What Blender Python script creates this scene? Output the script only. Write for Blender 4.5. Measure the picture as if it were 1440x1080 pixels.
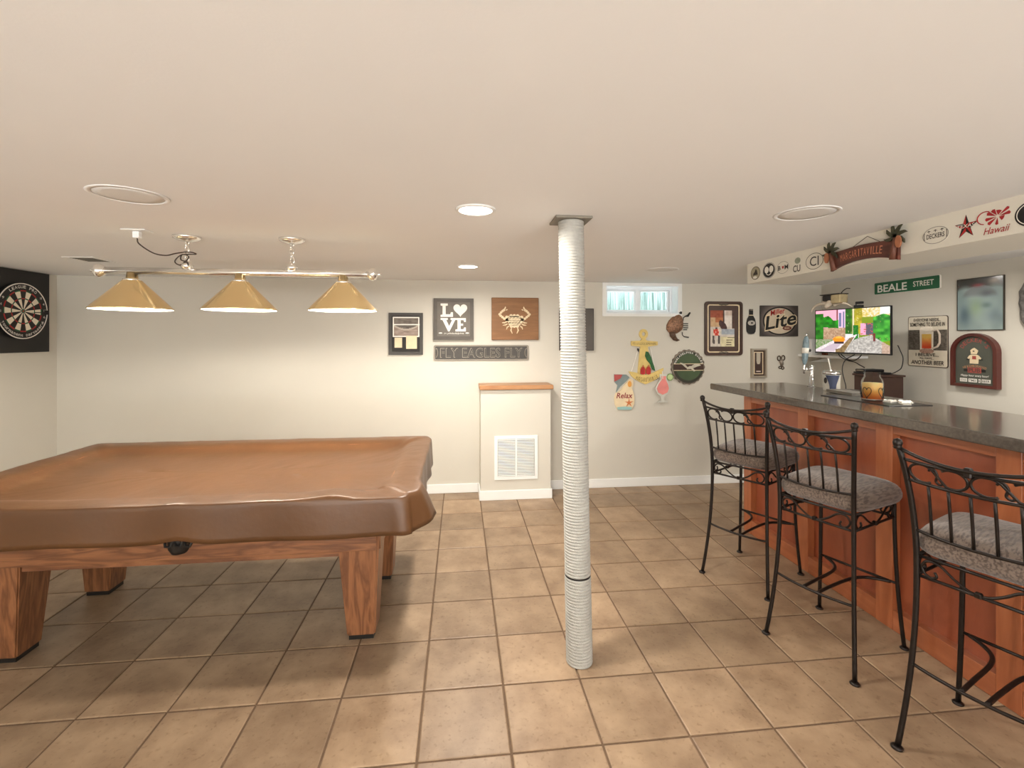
import bpy, bmesh, math, random
from mathutils import Vector, Matrix
R = math.radians
PI = math.pi
random.seed(7)
for o in list(bpy.data.objects):
    bpy.data.objects.remove(o)
scene = bpy.context.scene
C = scene.collection

# ------------------------------------------------------------------ camera, world, lights, exposure
CAM_H = 1.5
cam_d = bpy.data.cameras.new('camera')
cam_d.sensor_width = 36.0
cam_d.lens = 662.66 / 1440 * 36.0
cam_d.shift_y = -(540 - 475.06) / 1440
cam_d.clip_start = 0.02
cam = bpy.data.objects.new('camera', cam_d)
cam.location = (0, 0, CAM_H)
cam.rotation_euler = (R(90), 0, -0.1095)
C.objects.link(cam)
scene.camera = cam

world = bpy.data.worlds.new('daylight')
scene.world = world
world.use_nodes = True
world.node_tree.nodes['Background'].inputs[0].default_value = (0.80, 0.90, 1.0, 1)
world.node_tree.nodes['Background'].inputs[1].default_value = 14.0

vs = scene.view_settings
vs.view_transform = 'Standard'
vs.look = 'None'
vs.gamma = 1.0
vs.use_curve_mapping = False
vs.exposure = 0.12

CEIL = 2.055          # ceiling height
YB, XL, XR, YF = 4.60, -3.56, 3.80, -4.60   # back, left, right and front wall planes


def light(name, kind, loc, power, col=(1, 0.9, 0.76), size=0.15, rot=(0, 0, 0), spread=None, size_y=None):
    l = bpy.data.lights.new(name, kind)
    l.energy = power
    l.color = col
    if kind == 'AREA':
        l.shape = 'RECTANGLE' if size_y else 'DISK'
        l.size = size
        if size_y:
            l.size_y = size_y
        if spread:
            l.spread = spread
    else:
        l.shadow_soft_size = size
    o = bpy.data.objects.new(name, l)
    o.location = loc
    o.rotation_euler = rot
    C.objects.link(o)
    return o


# added soft fill light behind the camera, tilted up to brighten the ceiling
light('rear_fill_light', 'AREA', (0.1, YF + 0.6, 0.50), 520, (0.95, 0.975, 1.0), 6.2, (R(163), 0, 0), R(156), 1.0)
RECESSED = [(0.066, 2.04), (0.060, 3.66)]                                # seen burning in the photograph
RECESSED_BAR = [(2.95, 3.55), (3.10, 2.25), (3.10, 0.75)]               # over the bar, hidden by the boxed beam
RECESSED_ADDED_FILL = [(0.066, 0.42), (-1.85, 0.42), (1.75, 0.42), (0.066, -1.2), (-1.85, -1.2), (1.75, -1.2)]  # unseen fixtures added behind the camera as extra fill
for p in RECESSED:
    light('recessed_lamp', 'AREA', (p[0], p[1], CEIL - 0.022), 23, (1, 0.945, 0.865), 0.13, (0, 0, 0), R(172))
for p in RECESSED_BAR:
    light('recessed_lamp', 'AREA', (p[0], p[1], CEIL - 0.022), 6 if p[1] > 3 else 15, (1, 0.95, 0.88), 0.13, (0, 0, 0), R(172))
for p in RECESSED_ADDED_FILL:
    light('recessed_lamp', 'AREA', (p[0], p[1], CEIL - 0.022), 2.5, (1, 0.95, 0.88), 0.13, (0, 0, 0), R(172))  # weak added fill from the unseen rear ceiling


# ------------------------------------------------------------------ colours and materials
def S(r, g, b):
    f = lambda c: (c / 255 / 12.92) if c / 255 <= 0.04045 else ((c / 255 + 0.055) / 1.055) ** 2.4
    return (f(r), f(g), f(b))


MATS = {}


def nodes_of(name):
    m = bpy.data.materials.new(name)
    m.use_nodes = True
    nt = m.node_tree
    return m, nt, nt.nodes['Principled BSDF']


def setp(b, **k):
    for n, v in k.items():
        b.inputs[n.replace('_', ' ')].default_value = v


def mat(name, col, rough=0.6, metal=0.0, var=0.06, scale=12.0, bump=0.0, bscale=60.0, coat=0.0, spec=0.5):
    """plain procedural material: base colour broken up by noise, optional bump"""
    if name in MATS:
        return MATS[name]
    m, nt, b = nodes_of(name)
    tc = nt.nodes.new('ShaderNodeTexCoord')
    n = nt.nodes.new('ShaderNodeTexNoise')
    n.inputs['Scale'].default_value = scale
    n.inputs['Detail'].default_value = 4
    nt.links.new(tc.outputs['Object'], n.inputs['Vector'])
    r = nt.nodes.new('ShaderNodeValToRGB')
    r.color_ramp.elements[0].position = 0.3
    r.color_ramp.elements[1].position = 0.7
    r.color_ramp.elements[0].color = tuple(c * (1 - var) for c in col) + (1,)
    r.color_ramp.elements[1].color = tuple(min(1, c * (1 + var)) for c in col) + (1,)
    nt.links.new(n.outputs['Fac'], r.inputs['Fac'])
    nt.links.new(r.outputs['Color'], b.inputs['Base Color'])
    setp(b, Roughness=rough, Metallic=metal, Coat_Weight=coat, Specular_IOR_Level=spec)
    if bump:
        n2 = nt.nodes.new('ShaderNodeTexNoise')
        n2.inputs['Scale'].default_value = bscale
        n2.inputs['Detail'].default_value = 3
        nt.links.new(tc.outputs['Object'], n2.inputs['Vector'])
        bp = nt.nodes.new('ShaderNodeBump')
        bp.inputs['Strength'].default_value = bump
        bp.inputs['Distance'].default_value = 0.01
        nt.links.new(n2.outputs['Fac'], bp.inputs['Height'])
        nt.links.new(bp.outputs['Normal'], b.inputs['Normal'])
    MATS[name] = m
    return m


def wood(name, c1, c2, stretch, rough=0.4, rings=6.0, coat=0.0):
    """wood grain: noise squeezed along the grain direction, warped"""
    m, nt, b = nodes_of(name)
    tc = nt.nodes.new('ShaderNodeTexCoord')
    oi = nt.nodes.new('ShaderNodeObjectInfo')
    add = nt.nodes.new('ShaderNodeVectorMath')
    add.operation = 'ADD'
    nt.links.new(tc.outputs['Object'], add.inputs[0])
    nt.links.new(oi.outputs['Random'], add.inputs[1])
    mp = nt.nodes.new('ShaderNodeMapping')
    mp.inputs['Scale'].default_value = stretch
    nt.links.new(add.outputs[0], mp.inputs['Vector'])
    n = nt.nodes.new('ShaderNodeTexNoise')
    n.inputs['Scale'].default_value = 2.2
    n.inputs['Detail'].default_value = 6
    n.inputs['Distortion'].default_value = 0.6
    nt.links.new(mp.outputs[0], n.inputs['Vector'])
    mu = nt.nodes.new('ShaderNodeMath')
    mu.operation = 'MULTIPLY'
    mu.inputs[1].default_value = rings
    nt.links.new(n.outputs['Fac'], mu.inputs[0])
    fr = nt.nodes.new('ShaderNodeMath')
    fr.operation = 'PINGPONG'
    fr.inputs[1].default_value = 1.0
    nt.links.new(mu.outputs[0], fr.inputs[0])
    r = nt.nodes.new('ShaderNodeValToRGB')
    r.color_ramp.elements[0].color = c1 + (1,)
    r.color_ramp.elements[1].color = c2 + (1,)
    nt.links.new(fr.outputs[0], r.inputs['Fac'])
    nt.links.new(r.outputs['Color'], b.inputs['Base Color'])
    setp(b, Roughness=rough, Coat_Weight=coat, Coat_Roughness=0.2)
    MATS[name] = m
    return m


def emit(name, col, strength):
    m, nt, b = nodes_of(name)
    setp(b, Base_Color=col + (1,), Emission_Color=col + (1,), Emission_Strength=strength)
    MATS[name] = m
    return m


def print_mat(name, glow=0.0, rough=0.5, coat=0.0):
    if name in MATS:
        return MATS[name]
    m, nt, b = nodes_of(name)
    a = nt.nodes.new('ShaderNodeVertexColor')
    a.layer_name = 'Col'
    if not glow:
        nt.links.new(a.outputs['Color'], b.inputs['Base Color'])
    else:
        setp(b, Base_Color=(0.01, 0.01, 0.01, 1))
        nt.links.new(a.outputs['Color'], b.inputs['Emission Color'])
        setp(b, Emission_Strength=glow)
    setp(b, Roughness=rough, Coat_Weight=coat, Coat_Roughness=0.08)
    MATS[name] = m
    return m


def tile_mat():
    m, nt, b = nodes_of('ceramic_tile')
    tc = nt.nodes.new('ShaderNodeTexCoord')
    oi = nt.nodes.new('ShaderNodeObjectInfo')
    sc = nt.nodes.new('ShaderNodeVectorMath')
    sc.operation = 'SCALE'
    sc.inputs['Scale'].default_value = 37.0
    nt.links.new(oi.outputs['Location'], sc.inputs[0])
    add = nt.nodes.new('ShaderNodeVectorMath')
    add.operation = 'ADD'
    nt.links.new(tc.outputs['Object'], add.inputs[0])
    nt.links.new(sc.outputs[0], add.inputs[1])
    n1 = nt.nodes.new('ShaderNodeTexNoise')
    n1.inputs['Scale'].default_value = 5.0
    n1.inputs['Detail'].default_value = 5
    n1.inputs['Roughness'].default_value = 0.6
    n2 = nt.nodes.new('ShaderNodeTexNoise')
    n2.inputs['Scale'].default_value = 55.0
    n2.inputs['Detail'].default_value = 4
    for n in (n1, n2):
        nt.links.new(add.outputs[0], n.inputs['Vector'])
    r = nt.nodes.new('ShaderNodeValToRGB')
    r.color_ramp.elements[0].position = 0.32
    r.color_ramp.elements[1].position = 0.66
    r.color_ramp.elements[0].color = S(128, 104, 81) + (1,)
    r.color_ramp.elements[1].color = S(162, 137, 110) + (1,)
    nt.links.new(n1.outputs['Fac'], r.inputs['Fac'])
    pit = nt.nodes.new('ShaderNodeValToRGB')
    pit.color_ramp.elements[0].position = 0.30
    pit.color_ramp.elements[1].position = 0.42
    pit.color_ramp.elements[0].color = (0.80, 0.77, 0.73, 1)
    pit.color_ramp.elements[1].color = (1, 1, 1, 1)
    nt.links.new(n2.outputs['Fac'], pit.inputs['Fac'])
    mx = nt.nodes.new('ShaderNodeMixRGB')
    mx.blend_type = 'MULTIPLY'
    mx.inputs[0].default_value = 1.0
    nt.links.new(r.outputs['Color'], mx.inputs[1])
    nt.links.new(pit.outputs['Color'], mx.inputs[2])
    hs = nt.nodes.new('ShaderNodeHueSaturation')
    mr = nt.nodes.new('ShaderNodeMapRange')
    mr.inputs['To Min'].default_value = 0.86
    mr.inputs['To Max'].default_value = 1.12
    nt.links.new(oi.outputs['Random'], mr.inputs['Value'])
    nt.links.new(mr.outputs[0], hs.inputs['Value'])
    nt.links.new(mx.outputs[0], hs.inputs['Color'])
    nt.links.new(hs.outputs[0], b.inputs['Base Color'])
    bp = nt.nodes.new('ShaderNodeBump')
    bp.inputs['Strength'].default_value = 0.12
    bp.inputs['Distance'].default_value = 0.004
    nt.links.new(n1.outputs['Fac'], bp.inputs['Height'])
    nt.links.new(bp.outputs['Normal'], b.inputs['Normal'])
    setp(b, Roughness=0.42)
    return m


def fabric_mat():
    m, nt, b = nodes_of('chenille')
    tc = nt.nodes.new('ShaderNodeTexCoord')
    mp = nt.nodes.new('ShaderNodeMapping')
    mp.inputs['Scale'].default_value = (24, 120, 120)
    nt.links.new(tc.outputs['Object'], mp.inputs['Vector'])
    n = nt.nodes.new('ShaderNodeTexNoise')
    n.inputs['Scale'].default_value = 1.0
    n.inputs['Detail'].default_value = 3
    nt.links.new(mp.outputs[0], n.inputs['Vector'])
    r = nt.nodes.new('ShaderNodeValToRGB')
    r.color_ramp.elements[0].position = 0.40
    r.color_ramp.elements[1].position = 0.55
    r.color_ramp.elements[0].color = S(74, 60, 52) + (1,)
    r.color_ramp.elements[1].color = S(108, 93, 82) + (1,)
    nt.links.new(n.outputs['Fac'], r.inputs['Fac'])
    nt.links.new(r.outputs['Color'], b.inputs['Base Color'])
    bp = nt.nodes.new('ShaderNodeBump')
    bp.inputs['Strength'].default_value = 0.5
    bp.inputs['Distance'].default_value = 0.003
    nt.links.new(n.outputs['Fac'], bp.inputs['Height'])
    nt.links.new(bp.outputs['Normal'], b.inputs['Normal'])
    setp(b, Roughness=0.9, Sheen_Weight=0.3)
    return m


M_WALL = mat('wall_paint', S(206, 201, 189), 0.75, var=0.012, scale=3, bump=0.03, bscale=180)
M_CEIL = mat('ceiling_paint', S(237, 237, 235), 0.85, var=0.01, scale=2, bump=0.03, bscale=140)
M_SOFFIT = mat('soffit_paint', S(228, 224, 212), 0.7, var=0.01, scale=3)
M_TRIM = mat('white_trim', S(236, 236, 233), 0.4, var=0.01)
M_VINYL = mat('white_vinyl', S(240, 242, 243), 0.35, var=0.01)
M_GROUT = mat('grout', S(104, 82, 62), 0.9, var=0.12, scale=40)
M_TILE = tile_mat()
M_OAKCAP = wood('oak_cap', S(150, 100, 56), S(172, 122, 74), (1, 8, 8), 0.35, 5)
M_OAK = wood('red_oak_long', S(106, 66, 42), S(148, 98, 64), (1.0, 9, 9), 0.35, 9, 0.25)
M_OAKV = wood('red_oak_upright', S(106, 66, 42), S(148, 98, 64), (9, 9, 1.0), 0.35, 9, 0.25)
M_CHERRY = wood('cherry_upright', S(150, 84, 50), S(174, 104, 66), (6, 6, 0.8), 0.32, 4, 0.3)
M_CHERRYH = wood('cherry_long', S(146, 82, 50), S(172, 102, 64), (6, 0.8, 6), 0.32, 4, 0.3)
M_CHERRYP = wood('cherry_panel', S(132, 66, 42), S(154, 82, 52), (3, 3, 0.8), 0.32, 4, 0.3)
M_LAMINATE = mat('dark_laminate', S(84, 77, 70), 0.13, var=0.22, scale=90, spec=0.7)
M_IRON = mat('bronze_iron', S(36, 29, 25), 0.38, metal=0.55, var=0.15, scale=40)
M_SEAT = fabric_mat()
M_LEATHER = mat('brown_vinyl', S(88, 58, 33), 0.36, var=0.10, scale=5, bump=0.10, bscale=26)
M_BRASS = mat('pale_brass', S(232, 206, 156), 0.2, metal=0.85, var=0.05, scale=5)
M_NICKEL = mat('polished_nickel', S(244, 242, 238), 0.16, metal=0.92, var=0.03)
M_CHROME = mat('chrome', S(220, 220, 222), 0.08, metal=1.0, var=0.02)
M_LINER = mat('white_enamel', S(250, 246, 236), 0.5, var=0.01)
M_WRAP = mat('white_wrap', S(180, 178, 171), 0.75, var=0.06, scale=50, bump=0.6, bscale=230)
M_BLACK = mat('black_paint', S(22, 20, 19), 0.45, var=0.15)
M_MATBLACK = mat('soft_black', S(40, 36, 33), 0.7, var=0.12)
M_BLACKPL = mat('black_plastic', S(16, 16, 18), 0.3, var=0.1)
M_WHITE = mat('white_ink', S(236, 232, 222), 0.6, var=0.02)
M_CREAM = mat('cream', S(228, 208, 172), 0.65, var=0.05, scale=30)
M_RED = mat('red_paint', S(176, 34, 34), 0.5, var=0.08)
M_GREEN = mat('green_paint', S(30, 92, 58), 0.5, var=0.08)
M_BROWNDK = mat('dark_brown', S(62, 38, 28), 0.5, var=0.12)
M_MAHOG = wood('mahogany', S(64, 24, 20), S(88, 38, 30), (4, 1, 4), 0.35, 3, 0.3)
M_CORD = mat('brown_cord', S(52, 40, 32), 0.5)
M_SPEAKER = mat('speaker_grille', S(222, 221, 217), 0.8, var=0.05, scale=300)
M_STEEL = mat('plate_steel', S(124, 118, 106), 0.6, var=0.1)


# ------------------------------------------------------------------ geometry helpers
def mesh_from(verts, faces, name='m'):
    me = bpy.data.meshes.new(name)
    me.from_pydata([tuple(v) for v in verts], [], [tuple(f) for f in faces])
    me.update()
    return me


def ob(name, me, m=None, parent=None, loc=None, rot=None, smooth=False):
    """link a mesh (or (verts, faces)) as one object"""
    if isinstance(me, tuple):
        me = mesh_from(me[0], me[1], name)
    if smooth:
        me.polygons.foreach_set('use_smooth', [True] * len(me.polygons))
    if m is not None and not me.materials:
        me.materials.append(m)
    o = bpy.data.objects.new(name, me)
    C.objects.link(o)
    if loc:
        o.location = loc
    if rot:
        o.rotation_euler = rot
    if parent:
        o.parent = parent
    return o


def tag(o, label, cat, group=None):
    o['label'] = label
    o['category'] = cat
    if group:
        o['group'] = group
    return o


def thing(name, label, cat, loc=(0, 0, 0), rot=(0, 0, 0), group=None):
    o = bpy.data.objects.new(name, None)
    o.empty_display_size = 0.05
    C.objects.link(o)
    o.location = loc
    o.rotation_euler = rot
    return tag(o, label, cat, group)


def struct(o):
    o['kind'] = 'structure'
    return o


WALLROT = {'back': (R(90), 0, 0), 'right': (R(90), 0, R(-90)), 'left': (R(90), 0, R(90)), 'soffit': (R(90), 0, R(-90))}
SOFX = 2.163


def wall_loc(wall, p, z, off=0.0):
    return {'back': (p, YB - off, z), 'right': (XR - off, p, z), 'left': (XL + off, p, z), 'soffit': (SOFX - off, p, z)}[wall]


def hang(name, label, cat, wall, p, z, group=None, off=0.0):
    """a thing hung on a wall: local X to the right, Y up, Z out of the wall"""
    return thing(name, label, cat, wall_loc(wall, p, z, off), WALLROT[wall], group)


def box(x0, y0, z0, x1, y1, z1):
    v = [(x, y, z) for z in (z0, z1) for y in (y0, y1) for x in (x0, x1)]
    f = [(0, 2, 3, 1), (4, 5, 7, 6), (0, 1, 5, 4), (2, 6, 7, 3), (0, 4, 6, 2), (1, 3, 7, 5)]
    return v, f


def join(*parts):
    V, Fc = [], []
    for v, f in parts:
        n = len(V)
        V += list(v)
        Fc += [tuple(i + n for i in q) for q in f]
    return V, Fc


def xf(vf, mtx):
    return [tuple(mtx @ Vector(v)) for v in vf[0]], vf[1]


def move(vf, d):
    return [(v[0] + d[0], v[1] + d[1], v[2] + d[2]) for v in vf[0]], vf[1]


def bevel_box(x0, y0, z0, x1, y1, z1, b=0.004, seg=2):
    v, f = box(x0, y0, z0, x1, y1, z1)
    bm = bmesh.new()
    vs_ = [bm.verts.new(p) for p in v]
    for q in f:
        bm.faces.new([vs_[i] for i in q])
    bmesh.ops.recalc_face_normals(bm, faces=bm.faces)
    bmesh.ops.bevel(bm, geom=list(bm.edges), offset=b, segments=seg, profile=0.6, affect='EDGES')
    me = bpy.data.meshes.new('b')
    bm.to_mesh(me)
    bm.free()
    return me


def lathe(prof, seg=24, closed=False, caps=True):
    """profile [(r, z)] spun about Z"""
    V, Fc = [], []
    n = len(prof)
    for r, z in prof:
        for k in range(seg):
            a = 2 * PI * k / seg
            V.append((r * math.cos(a), r * math.sin(a), z))
    for i in range(n - 1 + (1 if closed else 0)):
        j = (i + 1) % n
        for k in range(seg):
            k2 = (k + 1) % seg
            Fc.append((i * seg + k, i * seg + k2, j * seg + k2, j * seg + k))
    if caps and not closed:
        if prof[0][0] > 1e-5:
            Fc.append(tuple(reversed(range(seg))))
        if prof[-1][0] > 1e-5:
            Fc.append(tuple((n - 1) * seg + k for k in range(seg)))
    return V, Fc


def smooth_path(pts, n=8, closed=False):
    """Catmull-Rom through the points"""
    P = [Vector(p) for p in pts]
    out = []
    m = len(P)
    segs = m if closed else m - 1
    for i in range(segs):
        p1, p2 = P[i % m], P[(i + 1) % m]
        p0 = P[(i - 1) % m] if (closed or i > 0) else p1 * 2 - p2
        p3 = P[(i + 2) % m] if (closed or i + 2 < m) else p2 * 2 - p1
        for k in range(n):
            t = k / n
            out.append(0.5 * ((2 * p1) + (p2 - p0) * t + (2 * p0 - 5 * p1 + 4 * p2 - p3) * t * t + (3 * p1 - p0 - 3 * p2 + p3) * t ** 3))
    if not closed:
        out.append(P[-1])
    return out


def tube(pts, rad, sides=6, closed=False):
    P = [Vector(p) for p in pts]
    n = len(P)
    rr = rad if isinstance(rad, (list, tuple)) else [rad] * n
    V, Fc = [], []
    up = None
    for i in range(n):
        a = P[(i - 1) % n] if (closed or i > 0) else P[i]
        b = P[(i + 1) % n] if (closed or i < n - 1) else P[i]
        t = (b - a)
        t = t.normalized() if t.length > 1e-9 else Vector((0, 0, 1))
        if up is None:
            up = Vector((0, 0, 1)) if abs(t.z) < 0.9 else Vector((1, 0, 0))
        s = t.cross(up)
        if s.length < 1e-6:
            s = t.cross(Vector((0, 1, 0)))
        s.normalize()
        up = s.cross(t).normalized()
        for k in range(sides):
            an = 2 * PI * k / sides
            V.append(tuple(P[i] + (s * math.cos(an) + up * math.sin(an)) * rr[i]))
    for i in range(n - 1 + (1 if closed else 0)):
        j = (i + 1) % n
        for k in range(sides):
            k2 = (k + 1) % sides
            Fc.append((i * sides + k, i * sides + k2, j * sides + k2, j * sides + k))
    if not closed:
        Fc.append(tuple(reversed(range(sides))))
        Fc.append(tuple((n - 1) * sides + k for k in range(sides)))
    return V, Fc


def prism(pts, z0, z1):
    """outline in XY (counter-clockwise) extruded along Z"""
    n = len(pts)
    if sum(pts[i][0] * pts[(i + 1) % n][1] - pts[(i + 1) % n][0] * pts[i][1] for i in range(n)) < 0:
        pts = pts[::-1]
    V = [(p[0], p[1], z0) for p in pts] + [(p[0], p[1], z1) for p in pts]
    Fc = [tuple(reversed(range(n))), tuple(range(n, 2 * n))]
    Fc += [(i, (i + 1) % n, n + (i + 1) % n, n + i) for i in range(n)]
    return V, Fc


def ring(outer, inner, z0, z1):
    """frame between two outlines with equal point counts"""
    n = len(outer)
    V = [(p[0], p[1], z0) for p in outer] + [(p[0], p[1], z0) for p in inner]
    V += [(p[0], p[1], z1) for p in outer] + [(p[0], p[1], z1) for p in inner]
    Fc = []
    for i in range(n):
        j = (i + 1) % n
        Fc += [(2 * n + i, 2 * n + j, 3 * n + j, 3 * n + i), (i, j, 2 * n + j, 2 * n + i),
               (n + j, n + i, 3 * n + i, 3 * n + j), (j, i, n + i, n + j)]
    return V, Fc


def rect(w, h, cx=0, cy=0):
    return [(cx - w / 2, cy - h / 2), (cx + w / 2, cy - h / 2), (cx + w / 2, cy + h / 2), (cx - w / 2, cy + h / 2)]


def rrect(w, h, r, n=5, cx=0, cy=0):
    out = []
    for sx, sy, a0 in ((1, -1, -90), (1, 1, 0), (-1, 1, 90), (-1, -1, 180)):
        for k in range(n + 1):
            a = R(a0 + 90 * k / n)
            out.append((cx + sx * (w / 2 - r) + r * math.cos(a), cy + sy * (h / 2 - r) + r * math.sin(a)))
    return out


def ell(rx, ry, n=32, cx=0, cy=0, a0=0, a1=360):
    m = n if a1 - a0 >= 360 else n + 1
    return [(cx + rx * math.cos(R(a0 + (a1 - a0) * k / n)), cy + ry * math.sin(R(a0 + (a1 - a0) * k / n))) for k in range(m)]


def sheet(name, w, h, nx, ny, func, m, parent, z=0.0, cx=0, cy=0, clip=None):
    """flat print: a fine grid whose face colours are given by func(u, v) in sRGB 0-255"""
    V, Fc, cols = [], [], []
    for j in range(ny + 1):
        for i in range(nx + 1):
            V.append((cx - w / 2 + w * i / nx, cy - h / 2 + h * j / ny, z))
    for j in range(ny):
        for i in range(nx):
            u, v = (i + 0.5) / nx, (j + 0.5) / ny
            if clip and not clip(u, v):
                continue
            Fc.append((j * (nx + 1) + i, j * (nx + 1) + i + 1, (j + 1) * (nx + 1) + i + 1, (j + 1) * (nx + 1) + i))
            cols.append(S(*[max(0, min(255, c)) for c in func(u, v)]))
    me = mesh_from(V, Fc, name)
    at = me.color_attributes.new('Col', 'FLOAT_COLOR', 'CORNER')
    flat = []
    for c in cols:
        flat += [c[0], c[1], c[2], 1.0] * 4
    at.data.foreach_set('color', flat)
    return ob(name, me, m, parent)


def text_vf(body, offset=0.0, shear=0.0, space=1.0):
    cu = bpy.data.curves.new('t', 'FONT')
    cu.body = body
    cu.offset = offset
    cu.shear = shear
    cu.space_character = space
    cu.resolution_u = 3
    o = bpy.data.objects.new('t', cu)
    me = bpy.data.meshes.new_from_object(o)
    v = [tuple(p.co) for p in me.vertices]
    f = [tuple(p.vertices) for p in me.polygons]
    bpy.data.objects.remove(o)
    bpy.data.meshes.remove(me)
    bpy.data.curves.remove(cu)
    return v, f


def fit(vf, w, h, cx=0, cy=0, z=0.0):
    v, f = vf
    x0, x1 = min(p[0] for p in v), max(p[0] for p in v)
    y0, y1 = min(p[1] for p in v), max(p[1] for p in v)
    sx, sy = w / (x1 - x0), h / (y1 - y0)
    return [((p[0] - (x0 + x1) / 2) * sx + cx, (p[1] - (y0 + y1) / 2) * sy + cy, z) for p in v], f


def arc_text(body, rad, a_from, a_to, h, z=0.0, cx=0, cy=0, offset=0.0, inward=False, wid=None):
    """letters set one by one along an arc; angles in degrees"""
    parts = []
    n = len(body)
    for i, ch in enumerate(body):
        if ch == ' ':
            continue
        a = R(a_from + (a_to - a_from) * (i + 0.5) / n)
        step = abs(R(a_to - a_from)) * rad / n
        w = (wid or 0.78) * step * (0.45 if ch in "I1'!.l" else 1)
        hh = h * (0.35 if ch in "'." else 1)
        v, f = fit(text_vf(ch, offset), w, hh, 0, (h - hh) / 2)
        t = a + PI / 2 if inward else a - PI / 2
        c, s = math.cos(t), math.sin(t)
        parts.append(([(cx + rad * math.cos(a) + p[0] * c - p[1] * s, cy + rad * math.sin(a) + p[0] * s + p[1] * c, z) for p in v], f))
    return join(*parts)


def lettering(name, vf, m, parent, z):
    return ob(name, (([(p[0], p[1], z) for p in vf[0]]), vf[1]), m, parent)


def inpoly(x, y, P):
    c = False
    j = len(P) - 1
    for i in range(len(P)):
        if (P[i][1] > y) != (P[j][1] > y) and x < (P[j][0] - P[i][0]) * (y - P[i][1]) / (P[j][1] - P[i][1]) + P[i][0]:
            c = not c
        j = i
    return c


def rnd(i, j, s=0):
    x = math.sin(i * 127.1 + j * 311.7 + s * 74.7) * 43758.5453
    return x - math.floor(x)


def vnoise(x, y, s=0):
    i, j = math.floor(x), math.floor(y)
    a, b = x - i, y - j
    a, b = a * a * (3 - 2 * a), b * b * (3 - 2 * b)
    return (rnd(i, j, s) * (1 - a) + rnd(i + 1, j, s) * a) * (1 - b) + (rnd(i, j + 1, s) * (1 - a) + rnd(i + 1, j + 1, s) * a) * b


def mixc(a, b, t):
    return tuple(a[k] + (b[k] - a[k]) * t for k in range(3))


# ------------------------------------------------------------------ the room
TS = 1.5 / 4.4346
floor = struct(ob('floor', box(XL - 0.1, YF - 0.1, -0.12, XR + 0.1, YB + 0.1, -0.004), M_GROUT))


def tile_vf(x0, y0, x1, y1, z=0.0, b=0.0035):
    v = [(x0, y0, -0.006), (x1, y0, -0.006), (x1, y1, -0.006), (x0, y1, -0.006),
         (x0, y0, z - 0.002), (x1, y0, z - 0.002), (x1, y1, z - 0.002), (x0, y1, z - 0.002),
         (x0 + b, y0 + b, z), (x1 - b, y0 + b, z), (x1 - b, y1 - b, z), (x0 + b, y1 - b, z)]
    f = [(8, 9, 10, 11)]
    for i in range(4):
        j = (i + 1) % 4
        f += [(i, j, 4 + j, 4 + i), (4 + i, 4 + j, 8 + j, 8 + i)]
    return v, f


TILE_ME = mesh_from(*tile_vf(-TS / 2 + 0.0045, -TS / 2 + 0.0045, TS / 2 - 0.0045, TS / 2 - 0.0045), 'tile')
TILE_ME.materials.append(M_TILE)
rest = []
for r in range(-19, 11):
    for c in range(-11, 13):
        x0, x1 = (c - 0.4542) * TS, (c + 1 - 0.4542) * TS
        y0, y1 = (r + 4.0009) * TS, (r + 5.0009) * TS
        if x1 < XL + 0.02 or x0 > XR - 0.02 or y1 < YF + 0.02 or y0 > YB - 0.02:
            continue
        cut = x0 < XL or x1 > XR or y1 > YB or y0 < YF
        hidden = y1 < 1.25 or (x0 > 2.3 and y1 < 3.4)
        if hidden:
            rest.append(tile_vf(max(x0, XL) + 0.0045, max(y0, YF) + 0.0045, min(x1, XR) - 0.0045, min(y1, YB) - 0.0045))
            continue
        cx, cy = (x0 + x1) / 2, (y0 + y1) / 2
        if cut:
            me = mesh_from(*tile_vf(max(x0, XL) + 0.0045 - cx, max(y0, YF) + 0.0045 - cy, min(x1, XR) - 0.0045 - cx, min(y1, YB) - 0.0045 - cy), 'cut_tile')
            me.materials.append(M_TILE)
        else:
            me = TILE_ME
        t = ob('tile', me, None, floor, (cx, cy, random.uniform(-0.0006, 0.0006)),
               (random.uniform(-0.0012, 0.0012), random.uniform(-0.0012, 0.0012), 0))
t = ob('tile_field', join(*rest), M_TILE, floor)
t['kind'] = 'stuff'

struct(ob('ceiling', box(XL - 0.1, YF - 0.1, CEIL, XR + 0.1, YB + 0.3, CEIL + 0.12), M_CEIL))
struct(ob('wall_left', box(XL - 0.12, YF - 0.1, -0.1, XL, YB + 0.1, CEIL + 0.05), M_WALL))
struct(ob('wall_right', box(XR, YF - 0.1, -0.1, XR + 0.12, YB + 0.1, CEIL + 0.05), M_WALL))
struct(ob('wall_front', box(XL - 0.1, YF - 0.12, -0.1, XR + 0.1, YF, CEIL + 0.05), M_WALL))
# back wall with the window opening
WX0, WX1, WZ0, WZ1, WD = 1.452, 2.212, 1.742, 2.028, 0.20
struct(ob('wall_back', join(box(XL, YB, -0.1, WX0, YB + WD, CEIL + 0.02), box(WX1, YB, -0.1, XR, YB + WD, CEIL + 0.02),
                            box(WX0, YB, -0.1, WX1, YB + WD, WZ0), box(WX0, YB, WZ1, WX1, YB + WD, CEIL + 0.02)), M_WALL))
# baseboards
BBX0, BBX1, BBY, BBZ = 0.188, 0.842, 4.352, 1.020     # bump-out box under the oak cap
BH = 0.088


def baseboard(name, pts):
    """rounded-top board; pts = (x0,y0,x1,y1) footprint"""
    x0, y0, x1, y1 = pts
    return struct(ob(name, bevel_box(x0, y0, 0.0, x1, y1, BH, 0.005, 2), M_TRIM))


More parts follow.
